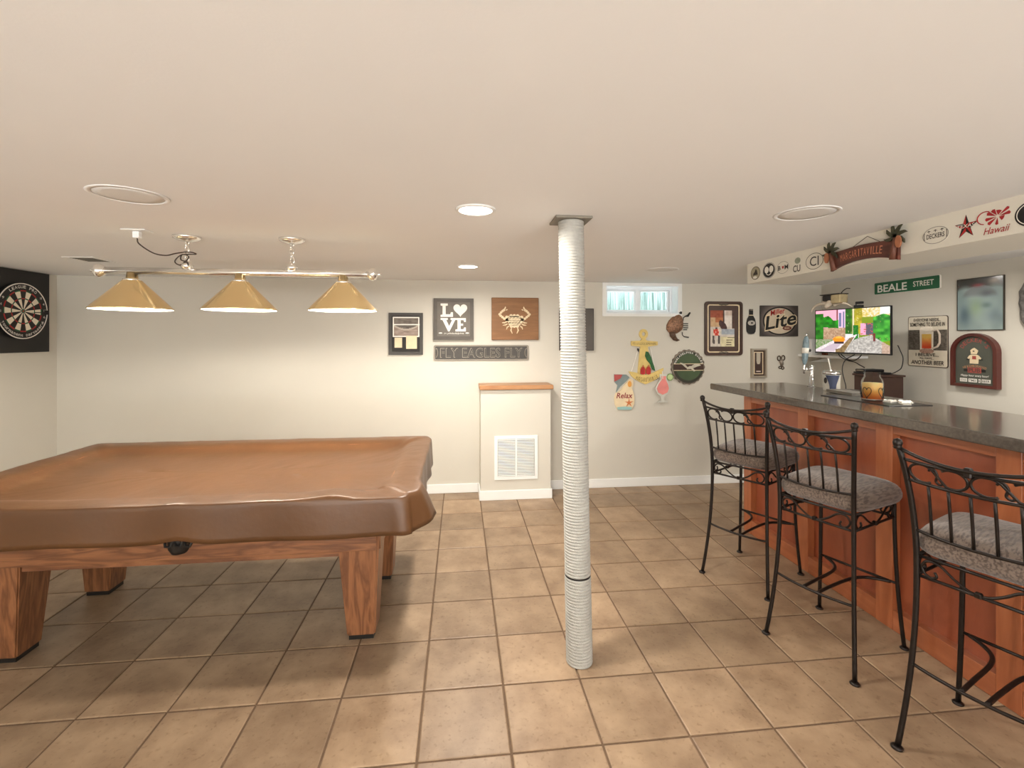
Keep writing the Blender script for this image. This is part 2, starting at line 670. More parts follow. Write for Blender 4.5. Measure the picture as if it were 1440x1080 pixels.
baseboard('baseboard_back', (XL + 0.014, YB - 0.014, BBX0 - 0.014, YB - 0.0005))
baseboard('baseboard_back_right', (BBX1 + 0.014, YB - 0.014, XR - 0.001, YB - 0.0005))
baseboard('baseboard_left', (XL + 0.0005, YF + 0.1, XL + 0.014, YB - 0.0005))
baseboard('baseboard_right', (XR - 0.014, YF + 0.1, XR - 0.0005, YB - 0.015))
baseboard('baseboard_bumpout', (BBX0 - 0.014, BBY - 0.014, BBX1 + 0.014, BBY - 0.0005))
baseboard('baseboard_bumpout_left', (BBX0 - 0.014, BBY, BBX0 - 0.0005, YB - 0.0005))
baseboard('baseboard_bumpout_right', (BBX1 + 0.0005, BBY, BBX1 + 0.014, YB - 0.0005))
struct(ob('wall_bumpout', box(BBX0, BBY, 0, BBX1, YB, BBZ), M_WALL))
struct(ob('trim_1', bevel_box(BBX0 - 0.012, BBY - 0.03, BBZ, BBX1 + 0.024, YB - 0.001, BBZ + 0.040, 0.008, 3), M_OAKCAP))
# boxed beam over the bar
struct(ob('trim_2', box(SOFX, -1.6, 1.908, 2.562, 3.356, CEIL), M_SOFFIT))

# window: casing, reveal, sashes, glass
win = struct(ob('window_1', ring(rect(WX1 - WX0 + 0.072, WZ1 - WZ0 + 0.05), rect(WX1 - WX0, WZ1 - WZ0), 0.0, 0.016), M_TRIM, None,
                ((WX0 + WX1) / 2, YB, (WZ0 + WZ1) / 2), WALLROT['back']))
ww, wh = WX1 - WX0, WZ1 - WZ0
ob('window_reveal', ring(rect(ww, wh), rect(ww - 0.014, wh - 0.014), -WD, 0.012), M_VINYL, win)
ob('window_frame', ring(rect(ww - 0.014, wh - 0.014), rect(ww - 0.07, wh - 0.062), -WD + 0.02, -WD + 0.075), M_VINYL, win)
ob('mullion', box(-0.022, -wh / 2 + 0.03, -WD + 0.022, 0.022, wh / 2 - 0.03, -WD + 0.082), M_VINYL, win)
m_glass, nt_, b_ = nodes_of('window_glass')
setp(b_, Base_Color=(0.9, 0.95, 0.95, 1), Roughness=0.03)
tr_ = nt_.nodes.new('ShaderNodeBsdfTransparent')
tr_.inputs[0].default_value = (0.95, 0.98, 0.97, 1)
mx_ = nt_.nodes.new('ShaderNodeMixShader')
mx_.inputs[0].default_value = 0.06
nt_.links.new(tr_.outputs[0], mx_.inputs[1])
nt_.links.new(b_.outputs[0], mx_.inputs[2])
nt_.links.new(mx_.outputs[0], nt_.nodes['Material Output'].inputs['Surface'])
for s in (-1, 1):
    sx = s * (ww / 4 - 0.012)
    sash = ob('sash', ring(rect(ww / 2 - 0.055, wh - 0.068, sx), rect(ww / 2 - 0.095, wh - 0.098, sx), -WD + 0.03, -WD + 0.066), M_VINYL, win)
    ob('pane', box(sx - ww / 4 + 0.04, -wh / 2 + 0.045, -WD + 0.046, sx + ww / 4 - 0.04, wh / 2 - 0.045, -WD + 0.05), m_glass, sash)
# corrugated window well outside
V, Fc = [], []
N = 150
for z in (1.25, 2.75):
    for i in range(N + 1):
        a = PI * i / N
        rr = 0.62 + 0.022 * math.cos(i * PI / 2.5)
        V.append((1.83 + rr * 1.05 * math.cos(a), YB + WD + 0.02 + rr * 0.75 * math.sin(a), z))
Fc = [(i, i + 1, N + 2 + i, N + 1 + i) for i in range(N)]
M_WELL = wood('mossy_galvanised', S(58, 84, 74), S(176, 190, 184), (26, 26, 1.2), 0.6, 3)
well = ob('window_well', (V, Fc), M_WELL, win, smooth=True)
bpy.context.view_layer.update()
well.matrix_parent_inverse = win.matrix_world.inverted()
# ------------------------------------------------------------------ support column
col = thing('support_column', 'white ribbed support post with a dark seam near its foot', 'column', (0.55, 2.14, 0))
TOPX, TOPY = -0.036, 0.02


def lean(vf):
    return [(v[0] + TOPX * v[2] / CEIL, v[1] + TOPY * v[2] / CEIL, v[2]) for v in vf[0]], vf[1]


def ribbed(z0, z1, r=0.0600):
    prof = []
    n = int((z1 - z0) / 0.0135)
    p = (z1 - z0) / n
    for i in range(n):
        z = z0 + i * p
        prof += [(r - 0.0050, z), (r - 0.0008, z + p * 0.22), (r + 0.0003, z + p * 0.5), (r - 0.0008, z + p * 0.78)]
    prof.append((r - 0.0050, z1))
    return lathe(prof, 36)


ob('shaft', lean(ribbed(0.404, CEIL - 0.012)), M_WRAP, col, smooth=True)
ob('shaft_foot', lean(ribbed(0.0, 0.398, 0.0612)), M_WRAP, col, smooth=True)
ob('seam_ring', lean(lathe([(0.0565, 0.397), (0.0595, 0.3985), (0.0595, 0.4035), (0.0565, 0.405)], 36)), M_BLACK, col)
ob('top_plate', bevel_box(-0.085 + TOPX, -0.072 + TOPY, CEIL - 0.012, 0.085 + TOPX, 0.085 + TOPY, CEIL - 0.0005, 0.002, 1), M_STEEL, col)

# ------------------------------------------------------------------ vent grille on the bump-out
g = thing('return_air_grille', 'square white louvred return air grille on the low wall box', 'vent grille', (0.517, BBY, 0.388), WALLROT['back'])
ob('grille_frame', ring(rect(0.405, 0.405), rect(0.345, 0.345), 0.0, 0.009), M_TRIM, g)
ob('backing', box(-0.172, -0.172, 0.0005, 0.172, 0.172, 0.0015), mat('duct_shadow_grey', S(120, 116, 106), 0.8), g)
ob('mullion', box(-0.008, -0.174, 0.001, 0.008, 0.174, 0.0095), M_TRIM, g)
SLAT = {}
for s in (-1, 1):
    for k in range(24):
        zz = -0.164 + k * 0.328 / 23
        v, f = box(-0.0805, -0.0042, -0.0010, 0.0805, 0.0042, 0.0010)
        if 's' not in SLAT:
            SLAT['s'] = mesh_from(v, f, 'slat')
            SLAT['s'].materials.append(M_TRIM)
        ob('slat', SLAT['s'], None, g, (s * 0.0895, zz, 0.0055), (R(-40), 0, 0))

# ------------------------------------------------------------------ ceiling fittings
M_LENS = emit('lamp_lens', (1.0, 0.96, 0.88), 14)


def recessed(x, y, label, on=True):
    t = thing('recessed_light', label, 'ceiling light', (x, y, CEIL), group='recessed ceiling lights')
    ob('trim_ring', lathe([(0.071, -0.0005), (0.071, -0.007), (0.075, -0.009), (0.086, -0.005), (0.088, -0.0005)], 40, True), M_TRIM, t, smooth=True)
    ob('lens', lathe([(0.0, -0.006), (0.071, -0.006), (0.071, -0.002), (0.0, -0.002)], 40), M_LENS, t)


recessed(*RECESSED[0], 'glowing recessed ceiling light nearer the ribbed post')
recessed(*RECESSED[1], 'glowing recessed ceiling light nearer the wall with framed pictures')
for p in RECESSED_BAR:
    recessed(*p, 'recessed ceiling light in the strip between the boxed beam and wall')
for p in RECESSED_ADDED_FILL:
    recessed(*p, 'unseen recessed fill light added to the ceiling over the open floor')


def speaker(x, y, label, r=0.132):
    t = thing('ceiling_speaker', label, 'speaker', (x, y, CEIL), group='round ceiling speakers')
    ob('bezel', lathe([(r - 0.018, -0.0005), (r - 0.018, -0.0035), (r - 0.004, -0.0030), (r, -0.0005)], 48, True), M_CEIL, t, smooth=True)
    ob('grille', lathe([(0.0, -0.0035), (r * 0.6, -0.0032), (r - 0.0195, -0.002), (r - 0.0195, -0.0005), (0, -0.0005)], 48), M_SPEAKER, t, smooth=True)


speaker(-1.280, 1.985, 'round ceiling speaker in front of the pool table lamp')
speaker(1.535, 1.945, 'round ceiling speaker beside the boxed beam over the bar')
speaker(1.632, 3.680, 'round ceiling speaker in front of the small window')

rg = thing('ceiling_register', 'flat ceiling air register with dark louvres near the dartboard', 'vent', (-2.60, 3.64, CEIL), (0, 0, 0))
ob('register_frame', ring(rect(0.20, 0.23), rect(0.15, 0.175), -0.004, -0.0005), M_TRIM, rg)
ob('duct', box(-0.075, -0.0875, -0.0015, 0.075, 0.0875, -0.0008), M_STEEL, rg)
for k in range(8):
    ob('louvre', box(-0.075, -0.004, -0.0038, 0.075, 0.006, -0.0030), M_STEEL, rg, (0, -0.077 + k * 0.022, 0))

op = thing('ceiling_outlet', 'white outlet plate on the ceiling with a white plug', 'outlet', (-1.655, 2.625, CEIL))
ob('cover_plate', bevel_box(-0.058, -0.036, -0.006, 0.058, 0.036, -0.0005, 0.002, 2), M_TRIM, op)
ob('plug', bevel_box(-0.016, -0.014, -0.042, 0.016, 0.014, -0.0062, 0.005, 2), M_VINYL, op)

# ------------------------------------------------------------------ billiard lamp
LY, LZ = 2.76, 1.862
bl = thing('billiard_light', 'polished three shade billiard light hanging over the pool table', 'ceiling lamp', (-1.212, LY, LZ))
ob('rod', xf(lathe([(0.0195, -0.70), (0.0195, 0.70)], 24), Matrix.Rotation(R(90), 4, 'Y')), M_NICKEL, bl, smooth=True)
for s in (-1, 1):
    fin = lathe([(0.0, 0.062), (0.006, 0.06), (0.009, 0.052), (0.006, 0.046), (0.014, 0.042), (0.027, 0.036), (0.036, 0.022), (0.036, 0.010), (0.028, -0.004), (0.021, -0.010), (0.0195, -0.016)], 20)
    ob('finial', xf(fin, Matrix.Translation((s * 0.70, 0, 0)) @ Matrix.Rotation(R(90) * s, 4, 'Y')), M_NICKEL, bl, smooth=True)
for x in (-0.275, 0.275):
    cn = ob('canopy', lathe([(0.0, 0.1675), (0.014, 0.160), (0.026, 0.166), (0.052, 0.172), (0.068, 0.182), (0.069, 0.1925), (0.0, 0.1925)], 32), M_NICKEL, bl, (x, 0, 0), smooth=True)
    ob('canopy_loop', tube([(0.010 * math.cos(a * PI / 6), 0, 0.160 + 0.010 * math.sin(a * PI / 6)) for a in range(12)], 0.0028, 6, True), M_NICKEL, cn, smooth=True)
    z = 0.148
    k = 0
    while z > 0.048:
        pts = []
        for a in range(14):
            an = 2 * PI * a / 14
            p = (0.0105 * math.cos(an), 0.0, 0.0175 * math.sin(an))
            pts.append((p[0], 0, z + p[2]) if k % 2 else (0, p[0], z + p[2]))
        ob('chain_link', tube(pts, 0.0034, 6, True), M_NICKEL, bl, (x + random.uniform(-0.002, 0.002), 0, 0), smooth=True)
        z -= 0.0255
        k += 1
    ob('rod_clamp', lathe([(0.0, 0.060), (0.010, 0.058), (0.022, 0.050), (0.031, 0.036), (0.031, 0.026), (0.024, 0.014), (0.0, 0.010)], 20), M_NICKEL, bl, (x, 0, 0), smooth=True)
M_BULB = emit('warm_bulb', (1.0, 0.90, 0.72), 30)
for x in (-0.553, 0.0, 0.553):
    sh = ob('shade', lathe([(0.024, -0.008), (0.028, -0.040), (0.040, -0.044), (0.042, -0.050), (0.186, -0.203), (0.188, -0.209), (0.184, -0.209), (0.038, -0.053), (0.022, -0.042)], 56, True), M_BRASS, bl, (x, 0, 0), smooth=True)
    ob('shade_liner', lathe([(0.020, -0.050), (0.037, -0.0555), (0.183, -0.2092)], 48, False, False), M_LINER, sh, smooth=True)
    ob('collar', lathe([(0.030, -0.046), (0.044, -0.045), (0.045, -0.050), (0.043, -0.054)], 32, False, False), M_NICKEL, sh, smooth=True)
    bu = [(0.0, -0.158)] + [(0.030 * math.sin(R(a)), -0.128 - 0.030 * math.cos(R(a))) for a in range(20, 150, 20)] + [(0.013, -0.085), (0.013, -0.058)]
    ob('bulb', lathe(bu, 20), M_BULB, sh, smooth=True)
    light('billiard_bulb_light', 'POINT', (-1.212 + x, LY, LZ - 0.178), 25, (1, 0.925, 0.82), 0.018)

cord = [(-1.655, 2.625, 2.013), (-1.648, 2.63, 1.985), (-1.60, 2.66, 1.945), (-1.555, 2.69, 1.938), (-1.52, 2.72, 1.955), (-1.47, 2.745, 1.968), (-1.435, 2.75, 1.957), (-1.50, 2.735, 1.950),
        (-1.535, 2.735, 1.915), (-1.515, 2.737, 1.895), (-1.49, 2.735, 1.905), (-1.465, 2.735, 1.940), (-1.50, 2.74, 1.953), (-1.51, 2.745, 1.925), (-1.475, 2.735, 1.912), (-1.468, 2.735, 1.895), (-1.488, 2.74, 1.886)]
tag(ob('lamp_cord', tube(smooth_path(cord, 7), 0.0032, 6), M_CORD, smooth=True), 'thin brown lamp cord looping from the ceiling outlet to the billiard light', 'cord')

# ------------------------------------------------------------------ pool table
PX, PY = -1.295, 2.765
pt = thing('pool_table', 'oak pool table with tapered square legs under a brown cover', 'pool table', (PX, PY, 0))
HX, HY = 1.085, 0.635      # half size of rails
AX, AY = 0.885, 0.375      # half size of the apron
for s in (-1, 1):
    ob('apron', bevel_box(-AX, s * AY - 0.018, 0.455, AX, s * AY + 0.018, 0.70, 0.004, 2), M_OAK, pt)
    ob('apron', bevel_box(s * AX - 0.018, -AY, 0.455, s * AX + 0.018, AY, 0.70, 0.004, 2), M_OAKV, pt)
    ob('frame_rail', bevel_box(-AX + 0.02, s * (AY - 0.022) - 0.018, 0.425, AX - 0.02, s * (AY - 0.022) + 0.018, 0.453, 0.003, 1), M_OAK, pt)
ob('slate_bed', bevel_box(-AX - 0.02, -AY - 0.03, 0.70, AX + 0.02, AY + 0.03, 0.735, 0.004, 1), mat('slate', S(70, 70, 70), 0.8), pt)
for s in (-1, 1):
    ob('rail', bevel_box(-HX + 0.10, s * (HY - 0.075) - 0.07, 0.70, HX - 0.10, s * (HY - 0.075) + 0.07, 0.788, 0.012, 2), M_OAK, pt)
    ob('rail', bevel_box(s * (HX - 0.075) - 0.07, -HY + 0.15, 0.70, s * (HX - 0.075) + 0.07, HY - 0.15, 0.788, 0.012, 2), M_OAKV, pt)
for sx in (-1, 1):
    for sy in (-1, 1):
        cx, cy = sx * 0.797, sy * 0.290
        V = []
        for hw, z in ((0.068, 0.022), (0.103, 0.56)):
            # outer faces stay flush with the apron corner, inner faces taper
            ox, oy = cx + sx * (0.103 - hw) * 0.25, cy - sy * 0.0
            V += [(ox - hw, oy - hw, z), (ox + hw, oy - hw, z), (ox + hw, oy + hw, z), (ox - hw, oy + hw, z)]
        Fc = [(3, 2, 1, 0), (4, 5, 6, 7)] + [(i, (i + 1) % 4, 4 + (i + 1) % 4, 4 + i) for i in range(4)]
        bm = bmesh.new()
        bv = [bm.verts.new(p) for p in V]
        for q in Fc:
            bm.faces.new([bv[i] for i in q])
        bmesh.ops.bevel(bm, geom=list(bm.edges), offset=0.006, segments=2, affect='EDGES')
        me = bpy.data.meshes.new('leg')
        bm.to_mesh(me)
        bm.free()
        lg = ob('leg', me, M_OAKV, pt)
        ox = cx + sx * 0.035 * 0.25
        ob('foot_pad', box(ox - 0.06, cy - 0.06, 0.0, ox + 0.06, cy + 0.06, 0.022), M_BLACK, lg)
# side pocket hanging out below the cover
pk = ob('pocket', lathe([(0.0, 0.545), (0.030, 0.552), (0.042, 0.575), (0.046, 0.62), (0.046, 0.70)], 16), M_BLACK, pt, (0.09, -HY + 0.05, 0.022), smooth=True)
for k in (-0.04, 0.0, 0.038):
    ob('fringe', tube([(k, -0.035, 0.62), (k + 0.012, -0.05, 0.598), (k + 0.028, -0.045, 0.594), (k + 0.036, -0.04, 0.612)], 0.006, 6), M_BLACK, pk)

# cover: rails stand proud, the middle sags, the skirt hangs in folds
NP = 288
cov_loops = []


def rr_pt(s, hx, hy, rad):
    """point at parameter s in 0..1 around a rounded rectangle, equal parameter on every loop"""
    side = s * 4 % 4
    k = int(side)
    f = side - k
    ang = None
    # each side: first 12% corner half, 76% straight, 12% corner half
    cfrac = 0.14
    if f < cfrac:
        tt = f / cfrac * 45 + 45
        c = (k - 1) % 4
        a = tt
        kind = 'corner_prev'
    elif f > 1 - cfrac:
        tt = (f - 1 + cfrac) / cfrac * 45
        kind = 'corner_next'
    else:
        kind = 'straight'
    # sides: 0 bottom (left->right), 1 right (bottom->top), 2 top, 3 left
    dirs = [(1, 0), (0, 1), (-1, 0), (0, -1)]
    nrm = [(0, -1), (1, 0), (0, 1), (-1, 0)]
    L = (hx if k % 2 == 0 else hy) - rad
    D = hy if k % 2 == 0 else hx
    if kind == 'straight':
        t = -L + 2 * L * (f - cfrac) / (1 - 2 * cfrac)
        return (dirs[k][0] * t + nrm[k][0] * D, dirs[k][1] * t + nrm[k][1] * D), nrm[k], k, f
    if kind == 'corner_next':
        a = R(tt)
        nx = nrm[k][0] * math.cos(a) + dirs[k][0] * math.sin(a)
        ny = nrm[k][1] * math.cos(a) + dirs[k][1] * math.sin(a)
        bx, by = dirs[k][0] * L + nrm[k][0] * (D - rad), dirs[k][1] * L + nrm[k][1] * (D - rad)
    else:
        a = R(90 - tt)
        nx = nrm[k][0] * math.cos(a) - dirs[k][0] * math.sin(a)
        ny = nrm[k][1] * math.cos(a) - dirs[k][1] * math.sin(a)
        bx, by = -dirs[k][0] * L + nrm[k][0] * (D - rad), -dirs[k][1] * L + nrm[k][1] * (D - rad)
    return (bx + nx * rad, by + ny * rad), (nx, ny), k, f


def g_(x, c, w):
    return math.exp(-((x - c) / w) ** 2)


V, Fc = [], []
levels = [(-0.58, -0.012), (-0.48, -0.012), (-0.38, -0.012), (-0.30, -0.011), (-0.24, -0.008), (-0.20, -0.002), (-0.17, 0.009), (-0.15, 0.020), (-0.13, 0.030), (-0.11, 0.035), (-0.085, 0.0375), (-0.06, 0.038), (-0.03, 0.038), (-0.010, 0.0375), (-0.003, 0.036)]
ZF = 0.763
drop = [(0.001, 0.033), (0.003, 0.026), (0.004, 0.010), (0.005, -0.010), (0.006, -0.032), (0.007, -0.056), (0.008, -0.082), (0.009, -0.108), (0.010, -0.130)]
nl = 0
for off, dz in levels:
    for i in range(NP):
        s = i / NP
        rad = max(0.004, 0.10 + off * 0.12)
        (x, y), n, k, f = rr_pt(s, HX + 0.008 + off, HY + 0.008 + off, rad)
        z = ZF + dz
        z += 0.0035 * (vnoise(x * 9, y * 9, 1) - 0.5) + 0.002 * (vnoise(x * 26, y * 26, 2) - 0.5)
        # diagonal stretch folds at the corners
        dcx, dcy = HX - abs(x), HY - abs(y)
        z += 0.012 * g_(dcx - dcy, 0, 0.05) * math.exp(-((dcx + dcy) / 0.34) ** 2) * (1 if off < -0.05 else 0.3)
        # slack front edge: shallow waves near the lip
        if k == 0 and off > -0.16:
            z += 0.006 * math.sin(x * 9 + 1.0) * (vnoise(x * 3, 0, 3)) - 0.006 * g_(x, 0.05, 0.3) - 0.010 * g_(x, 0.92, 0.10) + 0.006 * g_(x, 0.74, 0.07) + 0.007 * g_(x, 0.10, 0.04)
        V.append((x, y, z))
    nl += 1
for j, (off, dz) in enumerate(drop):
    q = (j + 1) / len(drop)
    for i in range(NP):
        s = i / NP
        (x, y), n, k, f = rr_pt(s, HX + 0.008, HY + 0.008, 0.10)
        w = off + 0.010 * q * math.sin(s * 61 + 0.7) * vnoise(s * 23, 1, 4) + 0.006 * q * math.sin(s * 140)
        corner = max(0, 1 - min(f, 1 - f) / 0.16)
        w += 0.018 * q * corner ** 1.5
        zz = ZF + dz - 0.006 * q * math.sin(s * 43) * vnoise(s * 17, 3, 5)
        # big fold standing out from the right end close to the front corner
        if k == 1:
            b = min(1, max(0, f / 0.19)) if f < 0.19 else max(0, 1 - (f - 0.19) / 0.06)
            w += 0.085 * q * b
            zz += 0.030 * q * b
            w -= 0.004 * q * g_(f, 0.3, 0.05)
        elif k == 0 and f > 0.9:
            w += 0.012 * q * (f - 0.9) / 0.1
        if k == 0:
            zz += 0.010 * q * g_(x, -0.30, 0.16) + 0.018 * q * g_(x, 0.12, 0.07)
        V.append((x + n[0] * w, y + n[1] * w, zz))
    nl += 1
for j in range(nl - 1):
    for i in range(NP):
        i2 = (i + 1) % NP
        Fc.append((j * NP + i, (j + 1) * NP + i, (j + 1) * NP + i2, j * NP + i2))
Fc = [tuple(reversed(q)) for q in Fc]
# close the middle (the innermost loop is a thin strip)
V.append((0, 0, ZF - 0.012))
cidx = len(V) - 1
for i in range(NP):
    Fc.append((i, (i + 1) % NP, cidx))
me = mesh_from(V, Fc, 'table_cover')
bm = bmesh.new()
bm.from_mesh(me)
bmesh.ops.recalc_face_normals(bm, faces=bm.faces)
bm.to_mesh(me)
bm.free()
cov = tag(ob('table_cover', me, M_LEATHER, None, (PX, PY, 0), smooth=True), 'brown leather-look fitted cover draped over the pool table', 'table cover')
sol = cov.modifiers.new('thickness', 'SOLIDIFY')
sol.thickness = 0.0025
sol.offset = 1.0

# ------------------------------------------------------------------ bar
BX = 2.205
bar = thing('bar_cabinet', 'cherry wood home bar with framed recessed panels', 'bar', (BX, 0.3, 0))
B0, B1 = 0.0, 3.165      # along y from the root
ob('carcass', box(0.054, B0, 0.0, 0.47, B1 - 0.002, 1.063), M_CHERRYP, bar)
stiles = [(3.375, 3.465), (2.784, 2.874), (2.192, 2.290), (1.630, 1.722), (1.05, 1.14), (0.47, 0.56)]
for a, b in stiles:
    ob('stile', bevel_box(0.0, a - 0.3, 0.0, 0.053, b - 0.3, 1.063, 0.002, 1), M_CHERRY, bar)
edges = [3.465] + [v for s in stiles[0:] for v in s[::-1]][1:] + [0.3]
gaps = [(stiles[i + 1][1], stiles[i][0]) for i in range(len(stiles) - 1)] + [(0.3, stiles[-1][0])]
for a, b in gaps:
    ob('top_rail', bevel_box(0.002, a - 0.3, 1.006, 0.053, b - 0.3, 1.063, 0.002, 1), M_CHERRYH, bar)
    ob('bottom_rail', bevel_box(0.002, a - 0.3, 0.0, 0.053, b - 0.3, 0.104, 0.002, 1), M_CHERRYH, bar)
    ob('panel', box(0.046, a - 0.3, 0.104, 0.053, b - 0.3, 1.006), M_CHERRYP, bar)
for a, b in ((0.0, 0.09), (0.36, 0.45)):
    ob('end_stile', bevel_box(a + 0.0325, B1 - 0.0015, 0.0, b + 0.02, B1 + 0.012, 1.063, 0.002, 1), M_CHERRY, bar)
tag(ob('countertop', bevel_box(2.105, 0.1, 1.064, 2.800, 3.79, 1.115, 0.012, 4), M_LAMINATE, smooth=False),
    'dark grey laminate countertop on the bar', 'countertop')
CT = 1.115
# low back counter behind the bar (hidden from the stools' side, carries the dark box)
bc = thing('back_counter', 'low dark counter against the wall behind the bar', 'counter', (3.30, 1.6, 0))
ob('cabinet_body', box(0.0, 0.0, 0.0, 0.48, 2.4, 0.88), M_BROWNDK, bc)
ob('worktop', bevel_box(-0.02, -0.02, 0.88, 0.482, 2.42, 0.915, 0.006, 2), M_LAMINATE, bc)
for k in range(4):
    d = ob('cabinet_door', bevel_box(-0.018, 0.02 + k * 0.595, 0.08, -0.0005, 0.595 + k * 0.595, 0.86, 0.003, 1), M_MAHOG, bc)
    ob('handle', tube([(-0.02, 0.08 + k * 0.595, 0.70), (-0.045, 0.08 + k * 0.595, 0.70), (-0.045, 0.08 + k * 0.595, 0.80), (-0.02, 0.08 + k * 0.595, 0.80)], 0.005), M_NICKEL, d)

# ------------------------------------------------------------------ bar stools
def lerp(a, b, t):
    return tuple(a[k] + (b[k] - a[k]) * t for k in range(3))


def rear_xy(z, sy):
    """rear post: splayed foot, bowed in at seat height, leaning out again at the top"""
    q = (z - 0.66) / 0.66 if z < 0.66 else (z - 0.66) / 0.47
    return (-0.172 - 0.063 * q * q * (1 if z < 0.66 else 1.05), sy * (0.168 + 0.034 * q * q), z)


def front_xy(z, sy):
    q = 1 - z / 0.70
    return (0.200 + 0.035 * q * abs(q), sy * (0.168 + 0.027 * q * abs(q)), z)


def spiral(c, r0, r1, a0, a1, n=14):
    return [(c[0] + (r0 + (r1 - r0) * k / n) * math.cos(R(a0 + (a1 - a0) * k / n)), c[1] + (r0 + (r1 - r0) * k / n) * math.sin(R(a0 + (a1 - a0) * k / n))) for k in range(n + 1)]


def make_stool(label):
    t = thing('bar_stool', label, 'bar stool', group='bar stools along the bar')
    for sy in (1, -1):
        zs = [0.006 + k * (1.115 - 0.006) / 22 for k in range(23)]
        lg = ob('leg', tube([rear_xy(z, sy) for z in zs], [0.0098] * 12 + [0.0105] * 11, 8), M_IRON, t, smooth=True)
        ob('foot', move(lathe([(0.0, 0.0), (0.019, 0.0), (0.020, 0.005), (0.013, 0.011), (0.0, 0.012)], 14), rear_xy(0.0, sy)), M_IRON, lg, smooth=True)
        ob('finial', move(lathe([(0.010, -0.022), (0.0145, -0.019), (0.0115, -0.013), (0.0145, -0.006), (0.0155, 0.002), (0.012, 0.012), (0.0, 0.017)], 12), rear_xy(1.117, sy)), M_IRON, lg, smooth=True)
        zs = [0.006 + k * (0.70 - 0.006) / 14 for k in range(15)]
        lg = ob('leg', tube([front_xy(z, sy) for z in zs], 0.0095, 8), M_IRON, t, smooth=True)
        ob('foot', move(lathe([(0.0, 0.0), (0.019, 0.0), (0.020, 0.005), (0.013, 0.011), (0.0, 0.012)], 14), front_xy(0.0, sy)), M_IRON, lg, smooth=True)

    def rail(z, bow, sag, rad, n=14):
        a, b = rear_xy(z, 1), rear_xy(z, -1)
        out = []
        for k in range(n + 1):
            q = k / n
            p = lerp(a, b, q)
            m = 4 * q * (1 - q)
            out.append((p[0] - bow * m, p[1], p[2] - sag * m))
        return out, tube(out, rad, 7)
    bow = 0.030
    for z, sag, rad, nm in ((1.098, 0.034, 0.0066, 'top_rail'), (1.060, 0.006, 0.0060, 'back_rail'), (0.986, 0.004, 0.0060, 'back_rail'), (0.802, 0.006, 0.0060, 'back_rail')):
        ob(nm, rail(z, bow, sag, rad)[1], M_IRON, t, smooth=True)
    mid = rail(1.060, bow, 0.006, 0.006)[0][7]
    ob('rail_knot', bevel_box(mid[0] - 0.011, -0.011, mid[2] - 0.012, mid[0] + 0.011, 0.011, mid[2] + 0.021, 0.004, 1), M_IRON, t)

    def back_pt(y, z):
        """point on the bowed plane of the backrest"""
        e = rear_xy(z, 1)
        q = max(-1, min(1, y / e[1]))
        return (e[0] - bow * (1 - q * q), y, z)
    for k in range(5):
        y = 0.116 - 0.058 * k
        za, zb = 0.800, 0.984
        ob('spindle', tube([back_pt(y, za + (zb - za) * q / 4) for q in range(5)], 0.0052, 6), M_IRON, t, smooth=True)
    # scrollwork: two open figure-eights with small hooks
    zc, hh = 1.021, 0.033
    for s in (-1, 1):
        yc = s * 0.0875
        rx, gap = 0.040, 0.044
        P = []
        for a in range(-55, -330, -14):
            P.append((-gap + rx * math.cos(R(a)), hh * math.sin(R(a))))
        for a in range(-120, 140, 14):
            P.append((gap + rx * math.cos(R(a)), hh * math.sin(R(a))))
        ob('back_scroll', tube([back_pt(yc - p[0], zc + p[1]) for p in P], 0.0048, 6), M_IRON, t, smooth=True)
        H = [(-0.022, 0.016), (-0.012, 0.026), (-0.002, 0.020), (0.003, 0.004), (0.0, -0.004), (-0.003, -0.018), (0.008, -0.027), (0.018, -0.018)]
        ob('scroll_hook', tube([back_pt(yc - p[0], zc + p[1]) for p in smooth_path([(a, b, 0) for a, b in H], 4)], 0.0042, 6), M_IRON, t, smooth=True)
    # seat frame and its scrolled aprons
    zt, zb = 0.708, 0.636
    cor = {}
    for z in (zt, zb):
        cor[z] = [rear_xy(z, 1), rear_xy(z, -1), front_xy(z, -1), front_xy(z, 1)]
    for z, nm in ((zt, 'seat_frame'), (zb, 'apron_rail')):
        for i in range(4):
            ob(nm, tube([cor[z][i], cor[z][(i + 1) % 4]], 0.0058, 7), M_IRON, t, smooth=True)
    for i in range(4):
        a, b, a2, b2 = cor[zt][i], cor[zt][(i + 1) % 4], cor[zb][i], cor[zb][(i + 1) % 4]

        def ap(q, hgt):
            return lerp(lerp(a2, b2, q), lerp(a, b, q), hgt)
        half = [(0.155, 0.40), (0.17, 0.20), (0.125, 0.06), (0.065, 0.22), (0.045, 0.55), (0.10, 0.86), (0.20, 0.80), (0.31, 0.40), (0.42, 0.10), (0.5, 0.05)]
        full = half + [(1 - p[0], p[1]) for p in half[-2::-1]]
        ob('apron_scroll', tube([ap(p[0], p[1]) for p in smooth_path([(p[0], p[1], 0) for p in full], 4)], 0.0048, 6), M_IRON, t, smooth=True)
        c = ap(0.5, 0.05)
        ob('apron_knot', bevel_box(c[0] - 0.010, c[1] - 0.010, c[2] - 0.009, c[0] + 0.010, c[1] + 0.010, c[2] + 0.009, 0.003, 1), M_IRON, t)
    # foot rest: rear bar, front bar, two curved struts
    zf = 0.312
    ra, rb = rear_xy(zf, 1), rear_xy(zf, -1)
    fa, fb = front_xy(zf, 1), front_xy(zf, -1)

    def rbar(q):
        p = lerp(ra, rb, q)
        return (p[0] - 0.020 * 4 * q * (1 - q), p[1], p[2] - 0.004 * 4 * q * (1 - q))
    ob('rear_footbar', tube([rbar(k / 12) for k in range(13)], 0.0062, 7), M_IRON, t, smooth=True)
    ob('front_footbar', tube([fa, fb], 0.0062, 7), M_IRON, t, smooth=True)
